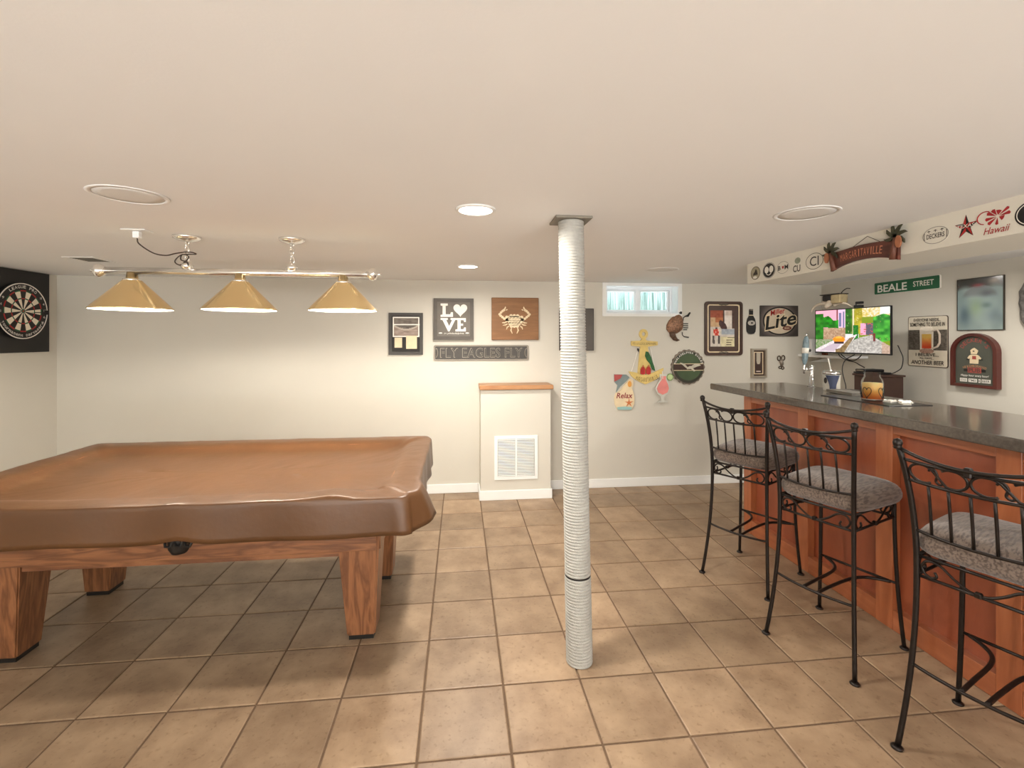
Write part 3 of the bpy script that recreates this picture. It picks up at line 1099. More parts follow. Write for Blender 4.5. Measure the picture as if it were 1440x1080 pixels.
    for o_ in (1, -1):
        p0 = rbar(0.5 - o_ * 0.09)
        pts = [p0, (-0.10, o_ * 0.034, zf), (0.05, o_ * 0.040, zf), (0.130, o_ * 0.062, zf), (0.180, o_ * 0.108, zf), (0.207, o_ * 0.150, zf)]
        ob('foot_strut', tube(smooth_path(pts, 5), 0.0078, 7), M_IRON, t, smooth=True)
    # cushion: rounded square pillow
    n, V, Fc = 48, [], []
    rows = [(0.0, 0.826), (0.30, 0.8245), (0.52, 0.821), (0.70, 0.815), (0.83, 0.806), (0.92, 0.794), (0.975, 0.778), (1.0, 0.759), (0.995, 0.740), (0.96, 0.724), (0.91, 0.7145), (0.0, 0.7145)]
    for q, z in rows:
        for k in range(n):
            a = 2 * PI * k / n
            c, s = math.cos(a), math.sin(a)
            e = 0.36
            x = 0.207 * math.copysign(abs(c) ** e, c) if abs(c) > 1e-9 else 0
            y = 0.205 * math.copysign(abs(s) ** e, s) if abs(s) > 1e-9 else 0
            y *= 1 + 0.07 * x / 0.21
            V.append((0.030 + x * q, y * q, z))
    for j in range(len(rows) - 1):
        for k in range(n):
            k2 = (k + 1) % n
            Fc.append((j * n + k, (j + 1) * n + k, (j + 1) * n + k2, j * n + k2))
    ob('seat_cushion', (V, Fc), M_SEAT, t, smooth=True)
    return t


def copy_tree(o, parent=None):
    c = o.copy()
    C.objects.link(c)
    c.parent = parent
    for ch in list(o.children):
        copy_tree(ch, c)
    return c


stool = make_stool('iron bar stool set at the far end of the bar, beyond the other two')
stool.location = (1.845, 2.815, 0)
stool.rotation_euler = (0, 0, R(31.5))
s2 = copy_tree(stool)
s2['label'] = 'middle iron bar stool with taupe cushion, between the two others'
s2.location = (1.838, 2.142, 0)
s2.rotation_euler = (0, 0, R(22.5))
s3 = copy_tree(stool)
s3['label'] = 'iron bar stool farthest from the tap, last along the bar'
s3.location = (1.880, 1.455, 0)
s3.rotation_euler = (0, 0, R(21))

# ------------------------------------------------------------------ dartboard (left wall)
db = hang('dartboard', 'round bristle dartboard with cream and black wedges on a black board', 'dartboard', 'left', 4.22, 1.716, off=0.016)
ob('board_disc', xf(lathe([(0.0, 0.0), (0.2255, 0.0), (0.2255, 0.028), (0.222, 0.031), (0.0, 0.031)], 60), Matrix()), M_BLACK, db)
ob('rim', ring(ell(0.2255, 0.2255, 60), ell(0.218, 0.218, 60), 0.030, 0.033), M_WHITE, db)


def sector(r0, r1, a0, a1, z0, z1, n=4):
    return prism([(r1 * math.cos(R(a0 + (a1 - a0) * k / n)), r1 * math.sin(R(a0 + (a1 - a0) * k / n))) for k in range(n + 1)] +
                 [(r0 * math.cos(R(a1 - (a1 - a0) * k / n)), r0 * math.sin(R(a1 - (a1 - a0) * k / n))) for k in range(n + 1)], z0, z1)


for k in range(20):
    a0 = 81 + 18 * k
    dark = k % 2 == 0
    w = ob('wedge', join(sector(0.016, 0.0965, a0 + 0.4, a0 + 17.6, 0.0305, 0.0318), sector(0.1065, 0.159, a0 + 0.4, a0 + 17.6, 0.0305, 0.0318)),
           M_MATBLACK if dark else mat('sisal_cream', S(238, 228, 206), 0.8, var=0.03), db)
    ob('ring_segment', join(sector(0.0975, 0.1055, a0 + 0.5, a0 + 17.5, 0.0305, 0.0322), sector(0.160, 0.169, a0 + 0.5, a0 + 17.5, 0.0305, 0.0322)),
       M_RED if dark else M_GREEN, w)
ob('bull_ring', ring(ell(0.0155, 0.0155, 24), ell(0.0068, 0.0068, 24), 0.0305, 0.0325), M_GREEN, db)
ob('bull', prism(ell(0.0064, 0.0064, 20), 0.0305, 0.0328), M_RED, db)
lettering('lettering', arc_text('LEAGUE PRO', 0.196, 128, 52, 0.024, offset=0.01), M_WHITE, db, 0.0325)
lettering('lower_lettering', arc_text('Tournament Dartboard', 0.197, 205, 335, 0.018, inward=True, offset=0.006), M_WHITE, db, 0.0325)
for num, a in ((18, 36), (4, 20), (13, 4), (6, -12), (10, -26), (9, 150), (14, 166), (11, 182)):
    v = fit(text_vf(str(num)), 0.018, 0.019, 0.197 * math.cos(R(a)), 0.197 * math.sin(R(a)))
    lettering('ring_number', v, M_WHITE, db, 0.0325)
dbb = tag(ob('dartboard_backboard', bevel_box(-0.285, -0.335, 0, 0.285, 0.335, 0.016, 0.002, 1), M_BLACK, None, wall_loc('left', 4.22, 1.715), WALLROT['left']),
          'flat black backboard on the wall behind the dartboard', 'backboard')
dart = thing('dart', 'dark dart stuck in the dartboard right of its centre', 'dart', (XL + 0.047, 4.295, 1.708), (0, R(90), 0))
ob('barrel', lathe([(0.0008, 0.0), (0.001, 0.025), (0.0035, 0.027), (0.0035, 0.07), (0.002, 0.072), (0.002, 0.11)], 8), M_BLACKPL, dart)
for k in range(4):
    c, s = math.cos(k * PI / 2), math.sin(k * PI / 2)
    ob('flight', xf(prism([(0.001, 0.09), (0.018, 0.10), (0.018, 0.125), (0.001, 0.13)], -0.0004, 0.0004),
                    Matrix.Rotation(k * PI / 2, 4, 'Z') @ Matrix.Rotation(R(90), 4, 'X')), M_MATBLACK, dart)

# ------------------------------------------------------------------ pictures on the back wall
P_SHEET = print_mat('printed_sheet', 0, 0.55)
P_GLOSS = print_mat('glossy_print', 0, 0.18, 0.6)


def frame_part(parent, w, h, bw, depth, m, name='frame'):
    return ob(name, ring(rect(w, h), rect(w - 2 * bw, h - 2 * bw), 0.0, depth), m, parent)


M_FRAME = mat('charcoal_frame', S(58, 53, 48), 0.5, var=0.1)
f1 = hang('picture_frame', 'black framed sepia stadium photo with two cream cards below it', 'picture', 'back', -0.516, 1.538)
frame_part(f1, 0.321, 0.402, 0.030, 0.020, M_FRAME)
ob('mat_board', box(-0.131, -0.171, 0.001, 0.131, 0.171, 0.010), M_MATBLACK, f1)
ob('photo_border', ring(rect(0.250, 0.192, 0.002, 0.066), rect(0.228, 0.170, 0.002, 0.066), 0.010, 0.0115), M_WHITE, f1)


def sono(u, v):
    n = vnoise(u * 9, v * 22, 3) * 40
    arc = v - (0.30 + 0.9 * (u - 0.5) ** 2)
    if v > 0.62:
        return (84 + n, 74 + n, 64 + n)
    if arc > 0.10:
        return (70 + n, 62 + n, 54 + n)
    if arc > 0:
        return (176, 164, 150)
    return (128 + n, 110 + n, 98 + n)


sheet('photo', 0.228, 0.170, 40, 30, sono, P_SHEET, f1, 0.011, 0.002, 0.066)
ob('white_bar', box(-0.116, 0.083, 0.0102, 0.138, 0.094, 0.0135), M_WHITE, f1)
ob('card', box(-0.106, -0.132, 0.0102, -0.036, -0.036, 0.012), M_CREAM, f1)
ob('card', box(0.002, -0.143, 0.0102, 0.104, -0.018, 0.012), M_CREAM, f1)

lv = hang('word_art_canvas', 'grey square canvas with white serif letters and a heart', 'canvas', 'back', -0.062, 1.680)
M_GREY = mat('slate_canvas', S(112, 106, 98), 0.75, var=0.08, scale=20)
frame_part(lv, 0.383, 0.399, 0.034, 0.034, mat('grey_frame', S(88, 82, 75), 0.6, var=0.1), 'canvas_edge')
ob('canvas_face', box(-0.158, -0.166, 0.001, 0.158, 0.166, 0.030), M_GREY, lv)
SC = 0.383 / 575


def LP(pts):
    return [((x - 1010) * SC, (400 - y) * SC) for x, y in pts]


glyphs = {
    'letter_l': [(822, 175), (925, 175), (925, 205), (895, 210), (895, 330), (960, 330), (970, 300), (1000, 300), (1000, 368), (822, 368), (822, 340), (850, 335), (850, 210), (822, 205)],
    'letter_v': [(822, 385), (925, 385), (925, 410), (905, 415), (945, 500), (985, 415), (965, 410), (965, 385), (1050, 385), (1050, 410), (1030, 415), (950, 578), (930, 578), (850, 415), (822, 410)],
    'letter_e': [(1045, 385), (1185, 385), (1185, 440), (1160, 440), (1150, 415), (1110, 415), (1110, 465), (1145, 465), (1145, 495), (1110, 495), (1110, 545), (1150, 545), (1160, 520), (1185, 520), (1185, 578), (1035, 578), (1035, 550), (1065, 545), (1065, 415), (1045, 410)],
}
for nm, P in glyphs.items():
    ob(nm, prism(LP(P), 0.030, 0.0325), M_WHITE, lv)
heart = []
for a in range(0, 360, 9):
    t_ = R(a)
    heart.append((1105 + 6.2 * 16 * math.sin(t_) ** 3, 262 - 6.4 * (13 * math.cos(t_) - 5 * math.cos(2 * t_) - 2 * math.cos(3 * t_) - math.cos(4 * t_))))
ob('heart', prism(LP(heart), 0.030, 0.0325), M_WHITE, lv)
lettering('small_script', fit(text_vf('in philadelphia', shear=0.3), 0.19, 0.020, 0.002, -0.139), M_WHITE, lv, 0.0312)
for s in (-1, 1):
    ob('flourish', prism(ell(0.018, 0.006, 14, s * 0.128 + 0.002, -0.134), 0.030, 0.0318), M_WHITE, lv)

cr = hang('crab_canvas', 'square brown wood panel with a cream shell crab', 'canvas', 'back', 0.535, 1.686)
ob('panel', bevel_box(-0.231, -0.206, 0.0, 0.231, 0.206, 0.028, 0.003, 1), wood('crab_board', S(128, 88, 52), S(150, 106, 66), (1, 7, 7), 0.6, 4), cr)
parts = []
SC2 = 0.462 / 642


def disc(x, y, r, z1=0.034):
    return prism(ell(r, r, 10, (x - 424) * SC2, (384 - y) * SC2), 0.0275, z1)


rows = [(345, [365, 410, 455]), (365, [308, 345, 390, 432, 475, 510]), (395, [320, 360, 405, 450, 492, 520]), (425, [345, 385, 425, 465, 500]), (455, [352, 395, 438, 475]), (485, [370, 410, 452]), (405, [308])]
for y, xs in rows:
    for x in xs:
        parts.append(disc(x, y, 0.0165))
ob('crab_shell', join(*parts), M_CREAM, cr)
for s in (-1, 1):
    mir = lambda x: 414 + s * (x - 414)
    arm = [disc(mir(x), y, 0.0125) for x, y in ((530, 400), (556, 382), (580, 362), (604, 342), (618, 324), (598, 300), (578, 280), (560, 268))]
    ob('claw_arm', join(*arm), M_CREAM, cr)
    ob('pincer', join(prism([((mir(x) - 424) * SC2, (384 - y) * SC2) for x, y in ((552, 262), (530, 240), (538, 215), (550, 235), (562, 256))], 0.0275, 0.034),
                      prism([((mir(x) - 424) * SC2, (384 - y) * SC2) for x, y in ((545, 268), (520, 272), (505, 258), (525, 256))], 0.0275, 0.034)), M_CREAM, cr)
    for seg in ([(520, 425), (550, 440), (585, 440)], [(510, 455), (540, 470), (575, 472)], [(490, 485), (515, 500), (525, 530)], [(455, 510), (465, 540), (445, 585)]):
        ob('crab_leg', tube([((mir(x) - 424) * SC2, (384 - y) * SC2, 0.030) for x, y in seg], [0.006, 0.0075, 0.003], 6), M_CREAM, cr)

es = hang('embossed_street_sign', 'long dark embossed metal sign with raised block letters', 'sign', 'back', 0.208, 1.355)
M_PEWTER = mat('dark_pewter', S(52, 46, 38), 0.35, metal=0.25, var=0.12)
M_PEWTERL = mat('light_pewter', S(116, 107, 94), 0.32, metal=0.4, var=0.1)
ob('plate', prism(rrect(0.921, 0.150, 0.016), 0.0, 0.008), M_PEWTER, es)
ob('raised_border', ring(rrect(0.921, 0.150, 0.016), rrect(0.895, 0.124, 0.010), 0.008, 0.012), M_PEWTERL, es)
vf = fit(text_vf('FLY EAGLES FLY', 0.022, 0, 1.06), 0.800, 0.096, 0.0, 0.0)
lettering('lettering', vf, M_PEWTERL, es, 0.0115)
vf = fit(text_vf('FLY EAGLES FLY', -0.004, 0, 1.06), 0.788, 0.084, 0.0, 0.0)
lettering('letter_face', vf, M_PEWTER, es, 0.0122)
for s in (-1, 1):
    ob('end_arc', tube([(s * (0.445 - 0.022 * math.cos(R(a))), 0.045 * math.sin(R(a)), 0.0095) for a in range(-80, 81, 16)], 0.005, 6), M_PEWTERL, es)

dk = hang('slate_plaque', 'plain dark grey canvas mostly hidden behind the ribbed post', 'canvas', 'back', 1.148, 1.582)
ob('canvas_face', bevel_box(-0.173, -0.209, 0.0, 0.173, 0.209, 0.030, 0.003, 1), mat('dark_slate', S(92, 87, 82), 0.7, var=0.08), dk)
ob('canvas_wrap', ring(rect(0.3465, 0.4185), rect(0.330, 0.402), 0.0295, 0.0305), M_FRAME, dk)

# nautical anchor plaque with parrot and sandals
an = hang('anchor_plaque', 'yellow wooden anchor plaque with a green parrot and red sandals', 'wall decoration', 'back', 1.847, 1.302)
M_YEL = mat('yellow_wood', S(216, 190, 116), 0.6, var=0.12, scale=16)
SA = 0.569 / 655       # photo sketch units to metres; centre (400, 405)


def AP(pts):
    return [((x - 385) * SA * 1.02, (400 - y) * SA) for x, y in pts]


ob('anchor_ring', ring(AP(ell(52, 58, 24, 380, 128)), AP(ell(20, 24, 24, 380, 128)), 0.0, 0.014), M_YEL, an)
ob('crossbar', prism(AP([(235, 210), (345, 205), (360, 180), (400, 180), (415, 205), (545, 215), (545, 258), (430, 275), (330, 275), (235, 262)]), 0.0, 0.018), M_YEL, an)
ob('shank', prism(AP([(340, 270), (430, 270), (470, 590), (310, 590)]), 0.0, 0.012), M_YEL, an)
ob('fluke', prism(AP([(205, 560), (290, 575), (350, 600), (440, 600), (510, 570), (615, 525), (600, 590), (560, 630), (500, 672), (402, 712), (330, 685), (275, 650), (235, 615)]), 0.0, 0.018), M_YEL, an)
for s, x0 in ((0, 318), (1, 458)):
    x1 = 232 if s == 0 else 522
    ob('rope', tube([((x0 - 385) * SA, (400 - 285) * SA, 0.012), ((x1 - 385) * SA, (400 - 560) * SA, 0.012)], 0.005, 6), M_WHITE, an)
ob('parrot', prism(AP([(405, 330), (430, 335), (465, 400), (480, 460), (500, 500), (515, 560), (480, 540), (450, 470), (415, 430), (395, 380)]), 0.012, 0.024), mat('parrot_green', S(34, 92, 44), 0.6, var=0.35, scale=40), an)
for s in (0, 1):
    cx = 368 + s * 66
    sd = ob('sandal', prism(AP([(cx - 28, 590), (cx - 30, 540), (cx - 16, 512), (cx + 14, 512), (cx + 28, 540), (cx + 26, 590), (cx, 600)]), 0.018, 0.024), M_RED, an)
    ob('sandal_strap', tube([((x - 385) * SA, (400 - y) * SA, 0.025) for x, y in ((cx - 26, 545), (cx, 492), (cx + 26, 545))], 0.005, 6), mat('strap_red', S(190, 70, 40), 0.6), sd)
ob('fish_bead', prism(AP([(300, 300), (312, 290), (326, 310), (318, 338), (306, 325)]), 0.012, 0.020), M_BLACK, an)
M_INKBR = mat('brown_ink', S(104, 78, 34), 0.7)
lettering('lettering', fit(text_vf("IT'S 5 O'CLOCK SOMEWHERE"), 0.245, 0.024, 0.002, 0.139), M_INKBR, an, 0.0185)
vf = arc_text('MARGARITAVILLE', 330 * SA, 249, 297, 0.043, cx=(400 - 385) * SA, cy=(400 - 330) * SA, inward=True)
lettering('banner_lettering', vf, M_INKBR, an, 0.0185)

# painted ornaments under the anchor
rx = hang('beach_ornament', 'painted wooden beach ornament with an orange starfish and red script', 'ornament', 'back', 1.642, 0.952)
ob('base_shape', prism([(-0.072, -0.175), (0.070, -0.178), (0.100, -0.120), (0.104, -0.060), (0.092, 0.0), (0.075, 0.040), (0.092, 0.070), (0.090, 0.120), (0.060, 0.135), (0.030, 0.105), (-0.010, 0.060), (-0.04, 0.02), (-0.09, -0.01), (-0.104, -0.06), (-0.098, -0.12)], 0.0, 0.016), M_CREAM, rx)
ob('flag', prism([(-0.106, 0.182), (0.02, 0.178), (0.055, 0.150), (0.02, 0.11), (-0.04, 0.06), (-0.085, 0.0), (-0.070, 0.07), (-0.102, 0.105)], 0.0, 0.010), mat('teal_grey', S(124, 138, 138), 0.6, var=0.15), rx)
ob('red_patch', prism([(-0.106, 0.180), (-0.02, 0.178), (-0.04, 0.140), (-0.104, 0.108)], 0.010, 0.013), mat('faded_red', S(176, 78, 74), 0.6), rx)
ob('orange_beak', prism(ell(0.020, 0.030, 18, 0.052, 0.083), 0.016, 0.021), mat('orange_paint', S(224, 158, 72), 0.6), rx)
star = []
for k in range(10):
    r_ = 0.046 if k % 2 == 0 else 0.013
    star.append((0.045 + r_ * math.cos(R(90 + 36 * k)), -0.105 + r_ * math.sin(R(90 + 36 * k))))
ob('starfish', prism(star, 0.016, 0.021), mat('starfish_orange', S(206, 120, 66), 0.6), rx)
ob('water_band', prism([(-0.07, -0.174), (0.068, -0.177), (0.078, -0.150), (0.0, -0.142), (-0.08, -0.148)], 0.016, 0.018), mat('aqua', S(150, 190, 186), 0.6), rx)
lettering('lettering', fit(text_vf('Relax', 0.02, 0.2), 0.170, 0.056, 0.0, -0.032), mat('wine_ink', S(140, 40, 50), 0.6), rx, 0.0165)

hg = hang('cocktail_ornament', 'pink painted cocktail glass ornament with a lime slice', 'ornament', 'back', 2.035, 0.987, None, 0.0185)
ob('glass_shape', prism([(-0.055, -0.14), (0.055, -0.14), (0.05, -0.128), (0.014, -0.118), (0.014, -0.085), (0.055, -0.055), (0.080, -0.005), (0.066, 0.055), (0.046, 0.095), (0.052, 0.145), (-0.03, 0.145), (-0.022, 0.095), (-0.055, 0.05), (-0.078, -0.005), (-0.052, -0.055), (-0.014, -0.085), (-0.014, -0.118), (-0.05, -0.128)], 0.0, 0.010), mat('pale_glass_paint', S(206, 206, 196), 0.5), hg)
ob('drink', prism([(-0.045, -0.04), (0.0, -0.062), (0.050, -0.04), (0.066, 0.0), (0.052, 0.05), (0.032, 0.09), (0.036, 0.125), (-0.012, 0.125), (-0.008, 0.09), (-0.042, 0.045), (-0.060, 0.0)], 0.010, 0.014), mat('pink_paint', S(226, 138, 132), 0.5, var=0.1), hg)
lm = ob('lime_slice', prism(ell(0.036, 0.036, 24, 0.078, 0.115), 0.008, 0.014), mat('lime_rind', S(120, 150, 90), 0.6), hg)
ob('lime_flesh', prism(ell(0.027, 0.027, 24, 0.078, 0.115), 0.014, 0.0155), mat('lime_flesh', S(186, 204, 150), 0.6), lm)
ob('straw', tube([(0.0, 0.10, 0.014), (-0.006, 0.175, 0.016)], 0.004, 6), M_WHITE, hg)

# round bottle-cap sign
cp = hang('bottle_cap_sign', 'round green bottle cap sign with a white bird on a brown band', 'sign', 'back', 2.312, 1.202)
crimp = []
for k in range(84):
    r_ = 0.176 + 0.005 * math.cos(k * 2 * PI / 4)
    crimp.append((r_ * math.cos(2 * PI * k / 84), r_ * math.sin(2 * PI * k / 84)))
ob('crimped_rim', ring(crimp, ell(0.160, 0.160, 84), 0.0, 0.020), mat('worn_tin', S(130, 118, 106), 0.5, metal=0.4, var=0.4, scale=30), cp)
ob('cap_face', prism(ell(0.162, 0.162, 60), 0.001, 0.026), mat('eagle_green', S(66, 84, 54), 0.5, var=0.1), cp)
ob('outer_band', ring(ell(0.1615, 0.1615, 60), ell(0.136, 0.136, 60), 0.026, 0.0275), mat('cap_dark', S(50, 50, 38), 0.5), cp)
ob('brown_band', prism([(-0.159, -0.03), (0.159, -0.03), (0.159, 0.03), (-0.159, 0.03)], 0.026, 0.0283), M_BROWNDK, cp)
for s in (-1, 1):
    ob('band_line', box(-0.158, s * 0.033 - 0.003, 0.026, 0.158, s * 0.033 + 0.003, 0.0288), M_CREAM, cp)
lettering('lettering', arc_text('PHILADELPHIA EAGLES', 0.148, 168, 12, 0.020, offset=0.012), M_WHITE, cp, 0.0282)
M_BIRD = mat('bird_grey', S(196, 190, 172), 0.6, var=0.15)
ob('bird_body', prism([(-0.02, -0.022), (0.025, -0.018), (0.055, -0.045), (0.070, -0.038), (0.050, -0.018), (0.035, 0.004), (0.015, 0.012), (-0.012, 0.0)], 0.028, 0.033), M_BIRD, cp)
ob('wing', prism([(-0.01, -0.004), (-0.045, 0.034), (-0.095, 0.048), (-0.080, 0.032), (-0.062, 0.020), (-0.045, 0.004), (-0.02, -0.014)], 0.028, 0.032), M_BIRD, cp)
ob('wing', prism([(0.02, 0.006), (0.06, 0.030), (0.115, 0.028), (0.130, 0.016), (0.09, 0.006), (0.05, -0.010)], 0.028, 0.032), M_BIRD, cp)

# scaly ornament by the window
ar = hang('scaly_ornament', 'brown scaly metal animal ornament with thin black legs beside the window', 'ornament', 'back', 2.216, 1.616)
SG = 0.305 / 690


def GP(pts):
    return [((x - 490) * SG, (570 - y) * SG) for x, y in pts]


M_SCALE = mat('copper_scales', S(142, 106, 82), 0.45, metal=0.35, var=0.5, scale=70, bump=0.6, bscale=90)
# domed body built from stacked outlines
body = GP([(560, 320), (500, 280), (420, 300), (330, 360), (250, 440), (200, 540), (195, 640), (250, 710), (330, 740), (440, 735), (520, 690), (580, 640), (600, 560), (600, 450)])
cx = sum(p[0] for p in body) / len(body)
cy = sum(p[1] for p in body) / len(body)
V, Fc = [], []
n = len(body)
for q, z in ((1.0, 0.0), (1.0, 0.008), (0.9, 0.022), (0.7, 0.034), (0.4, 0.042), (0.0, 0.045)):
    V += [(cx + (p[0] - cx) * q, cy + (p[1] - cy) * q, z) for p in body]
for j in range(5):
    for i in range(n):
        Fc.append((j * n + i, j * n + (i + 1) % n, (j + 1) * n + (i + 1) % n, (j + 1) * n + i))
ob('body', (V, Fc), M_SCALE, ar, smooth=True)
ob('tail', tube([(p[0], p[1], 0.012) for p in GP([(330, 700), (340, 780), (390, 850), (450, 885), (505, 885)])], [0.034, 0.030, 0.024, 0.014, 0.004], 10), mat('dark_scales', S(96, 74, 60), 0.5, metal=0.3, var=0.5, scale=70), ar, smooth=True)
ob('nose', prism(GP([(480, 260), (520, 225), (560, 230), (555, 285), (525, 290)]), 0.0, 0.020), M_BLACK, ar)
ob('leg', tube([(p[0], p[1], 0.008) for p in GP([(595, 440), (605, 370), (650, 335), (710, 325), (765, 250)])], [0.004, 0.004, 0.006, 0.012, 0.008], 8), M_BLACK, ar)
ob('leg', tube([(p[0], p[1], 0.008) for p in GP([(575, 700), (580, 770), (620, 805), (730, 822)])], [0.004, 0.004, 0.005, 0.007], 8), M_BLACK, ar)
for y in (505, 552, 600, 645):
    ob('rung', tube([(p[0], p[1], 0.008) for p in GP([(600, y), (715 if y < 640 else 690, y)])], 0.0048, 6), M_BLACK, ar)

# framed tray
tr = hang('beer_tray', 'brown framed tin tray with a sports collage and cream pinstripe', 'tray', 'back', 2.698, 1.596)
M_TRAY = mat('brown_tray', S(74, 54, 46), 0.45, var=0.1)
ob('tray_plate', prism(rrect(0.41, 0.556, 0.034), 0.0, 0.010), M_TRAY, tr)
ob('tray_rim', ring(rrect(0.41, 0.556, 0.034), rrect(0.372, 0.518, 0.024), 0.010, 0.022), M_TRAY, tr)
ob('pinstripe', ring(rrect(0.350, 0.496, 0.024), rrect(0.326, 0.472, 0.016), 0.010, 0.0125), M_CREAM, tr)


def tray_pic(u, v):
    n = vnoise(u * 14, v * 18, 8) * 26 - 13
    c = (206, 196, 184)
    if v > 0.55:
        c = (196, 160, 120) if u < 0.45 else (220, 210, 200)
    if v > 0.80 and u < 0.52:
        c = (150, 72, 44)
    elif v > 0.66 and 0.2 < u < 0.52:
        c = (176, 106, 62)
    if v > 0.62 and 0.52 < u < 0.58:
        c = (70, 46, 38)
    if v > 0.86 and u > 0.62 and u < 0.9:
        c = (206, 186, 172)
    if u > 0.90 and v > 0.5:
        c = (78, 54, 46)
    if ((u - 0.52) * math.cos(0.6) - (v - 0.58) * math.sin(0.6)) ** 2 / 0.04 + ((u - 0.52) * math.sin(0.6) + (v - 0.58) * math.cos(0.6)) ** 2 / 0.011 < 1:
        c = (66, 36, 34)
    if 0.34 < v < 0.48 and u > 0.45:
        c = (160, 166, 176)
    if v < 0.28 and u > 0.42:
        c = (214, 204, 164)
    if 0.30 < v < 0.48 and 0.12 < u < 0.36:
        c = (206, 66, 46) if vnoise(u * 18, v * 20, 9) > 0.3 else (236, 190, 170)
    if 0.48 <= v < 0.53 and 0.2 < u < 0.30:
        c = (90, 60, 50)
    if v < 0.30 and v > 0.08 and (abs(u - 0.14 - (0.3 - v) * 0.1 + 0.02) < 0.045 or abs(u - 0.36) < 0.045):
        c = (84, 74, 70)
    if 0.245 < v < 0.265 and u > 0.70:
        c = (40, 36, 30)
    return tuple(x + n for x in c)


sheet('collage', 0.262, 0.372, 48, 66, tray_pic, P_SHEET, tr, 0.0108, -0.012, 0.0)
for k in range(3):
    ob('caption_line', box(0.03, -0.122 - 0.024 * k, 0.0108, 0.085 + 0.012 * (k == 0), -0.115 - 0.024 * k, 0.0114), M_BROWNDK, tr)
for s in (-1, 1):
    ob('scroll_ornament', tube([(x, s * 0.246, 0.013) for x in (-0.05, -0.025, 0.0, 0.025, 0.05)], [0.004, 0.010, 0.006, 0.010, 0.004], 8), M_PEWTERL, tr)

bo = hang('bottle_plaque', 'small black bottle shaped plaque beside the brown tray', 'plaque', 'back', 3.002, 1.666)
half = [(0.0, -0.128), (0.030, -0.124), (0.046, -0.100), (0.051, -0.06), (0.050, -0.01), (0.040, 0.03), (0.022, 0.060), (0.019, 0.078), (0.020, 0.112), (0.017, 0.128)]
ob('bottle_shape', prism(half + [(-x, y) for x, y in half[::-1][:-1]], 0.0, 0.014), M_BLACK, bo)
ob('cap', prism(rect(0.034, 0.016, 0, 0.124), 0.002, 0.018), M_PEWTERL, bo)
ob('neck_band', prism(rect(0.042, 0.008, 0, 0.068), 0.002, 0.016), M_CREAM, bo)
ob('label_badge', prism(ell(0.040, 0.026, 24, 0, -0.012), 0.014, 0.0165), mat('badge_grey', S(172, 166, 156), 0.5, var=0.2, scale=60), bo)
ob('badge_mark', prism(ell(0.012, 0.009, 14, 0.004, -0.012), 0.0165, 0.0175), M_MATBLACK, bo)

# beer logo picture
ml = hang('beer_logo_sign', 'dark rectangular beer sign with a cream oval and slanted black lettering', 'sign', 'back', 3.312, 1.676)
ob('panel', bevel_box(-0.212, -0.1605, 0.0, 0.212, 0.1605, 0.018, 0.002, 1), M_FRAME, ml)


def lite_bg(u, v):
    d = ((u - 0.47) / 0.5) ** 2 + ((v - 0.52) / 0.62) ** 2
    t_ = max(0, min(1, 1.35 - d))
    return mixc((58, 50, 48), (150, 138, 128), t_ ** 1.5)


sheet('backdrop', 0.412, 0.309, 48, 36, lite_bg, P_SHEET, ml, 0.0185)
ob('oval_ring', ring(ell(0.188, 0.148, 48), ell(0.172, 0.134, 48), 0.0186, 0.021), M_BLACK, ml)
ob('oval_face', prism(ell(0.172, 0.134, 48), 0.0186, 0.020), mat('oval_cream', S(200, 184, 160), 0.6, var=0.08), ml)
rotm = Matrix.Rotation(R(11), 4, 'Z')
for nm, body_, w_, h_, x_, y_, m_, z_ in (('script_lettering', 'Miller', 0.17, 0.055, -0.005, 0.098, M_RED, 0.0212), ('word_outline', 'Lite', 0.385, 0.165, 0.005, 0.004, M_CREAM, 0.0214), ('word_lettering', 'Lite', 0.365, 0.142, 0.005, 0.004, M_BLACK, 0.0222)):
    vf = xf(fit(text_vf(body_, 0.045 if nm == 'word_outline' else 0.02, 0.25), w_, h_, x_, y_), rotm)
    lettering(nm, vf, m_, ml, z_)
ob('red_badge', prism(ell(0.050, 0.022, 28, 0.082, -0.075), 0.020, 0.0222), mat('badge_brown', S(110, 50, 44), 0.5), ml)
lettering('badge_lettering', fit(text_vf('BEER'), 0.055, 0.018, 0.082, -0.075), M_CREAM, ml, 0.0226)

sf = hang('glass_shadow_box', 'narrow silver framed picture of a pale glass on brown', 'picture', 'back', 3.081, 1.238)
frame_part(sf, 0.166, 0.300, 0.018, 0.034, mat('champagne_frame', S(168, 158, 142), 0.4, metal=0.3, var=0.08))
ob('mat_board', box(-0.066, -0.133, 0.001, 0.066, 0.133, 0.012), M_BROWNDK, sf)
ob('fillet', ring(rect(0.102, 0.232), rect(0.086, 0.216), 0.012, 0.0145), M_CREAM, sf)


def pint(u, v):
    d = abs(u - 0.5)
    if v > 0.45 and d < (0.30 if v > 0.62 else 0.30 - (0.62 - v) * 0.9):
        return (186, 176, 158) if d < 0.2 else (150, 138, 120)
    if 0.08 < v < 0.13 and d < 0.3:
        return (214, 200, 186)
    return (66, 46, 40)


sheet('picture', 0.086, 0.216, 18, 40, pint, P_SHEET, sf, 0.0125)

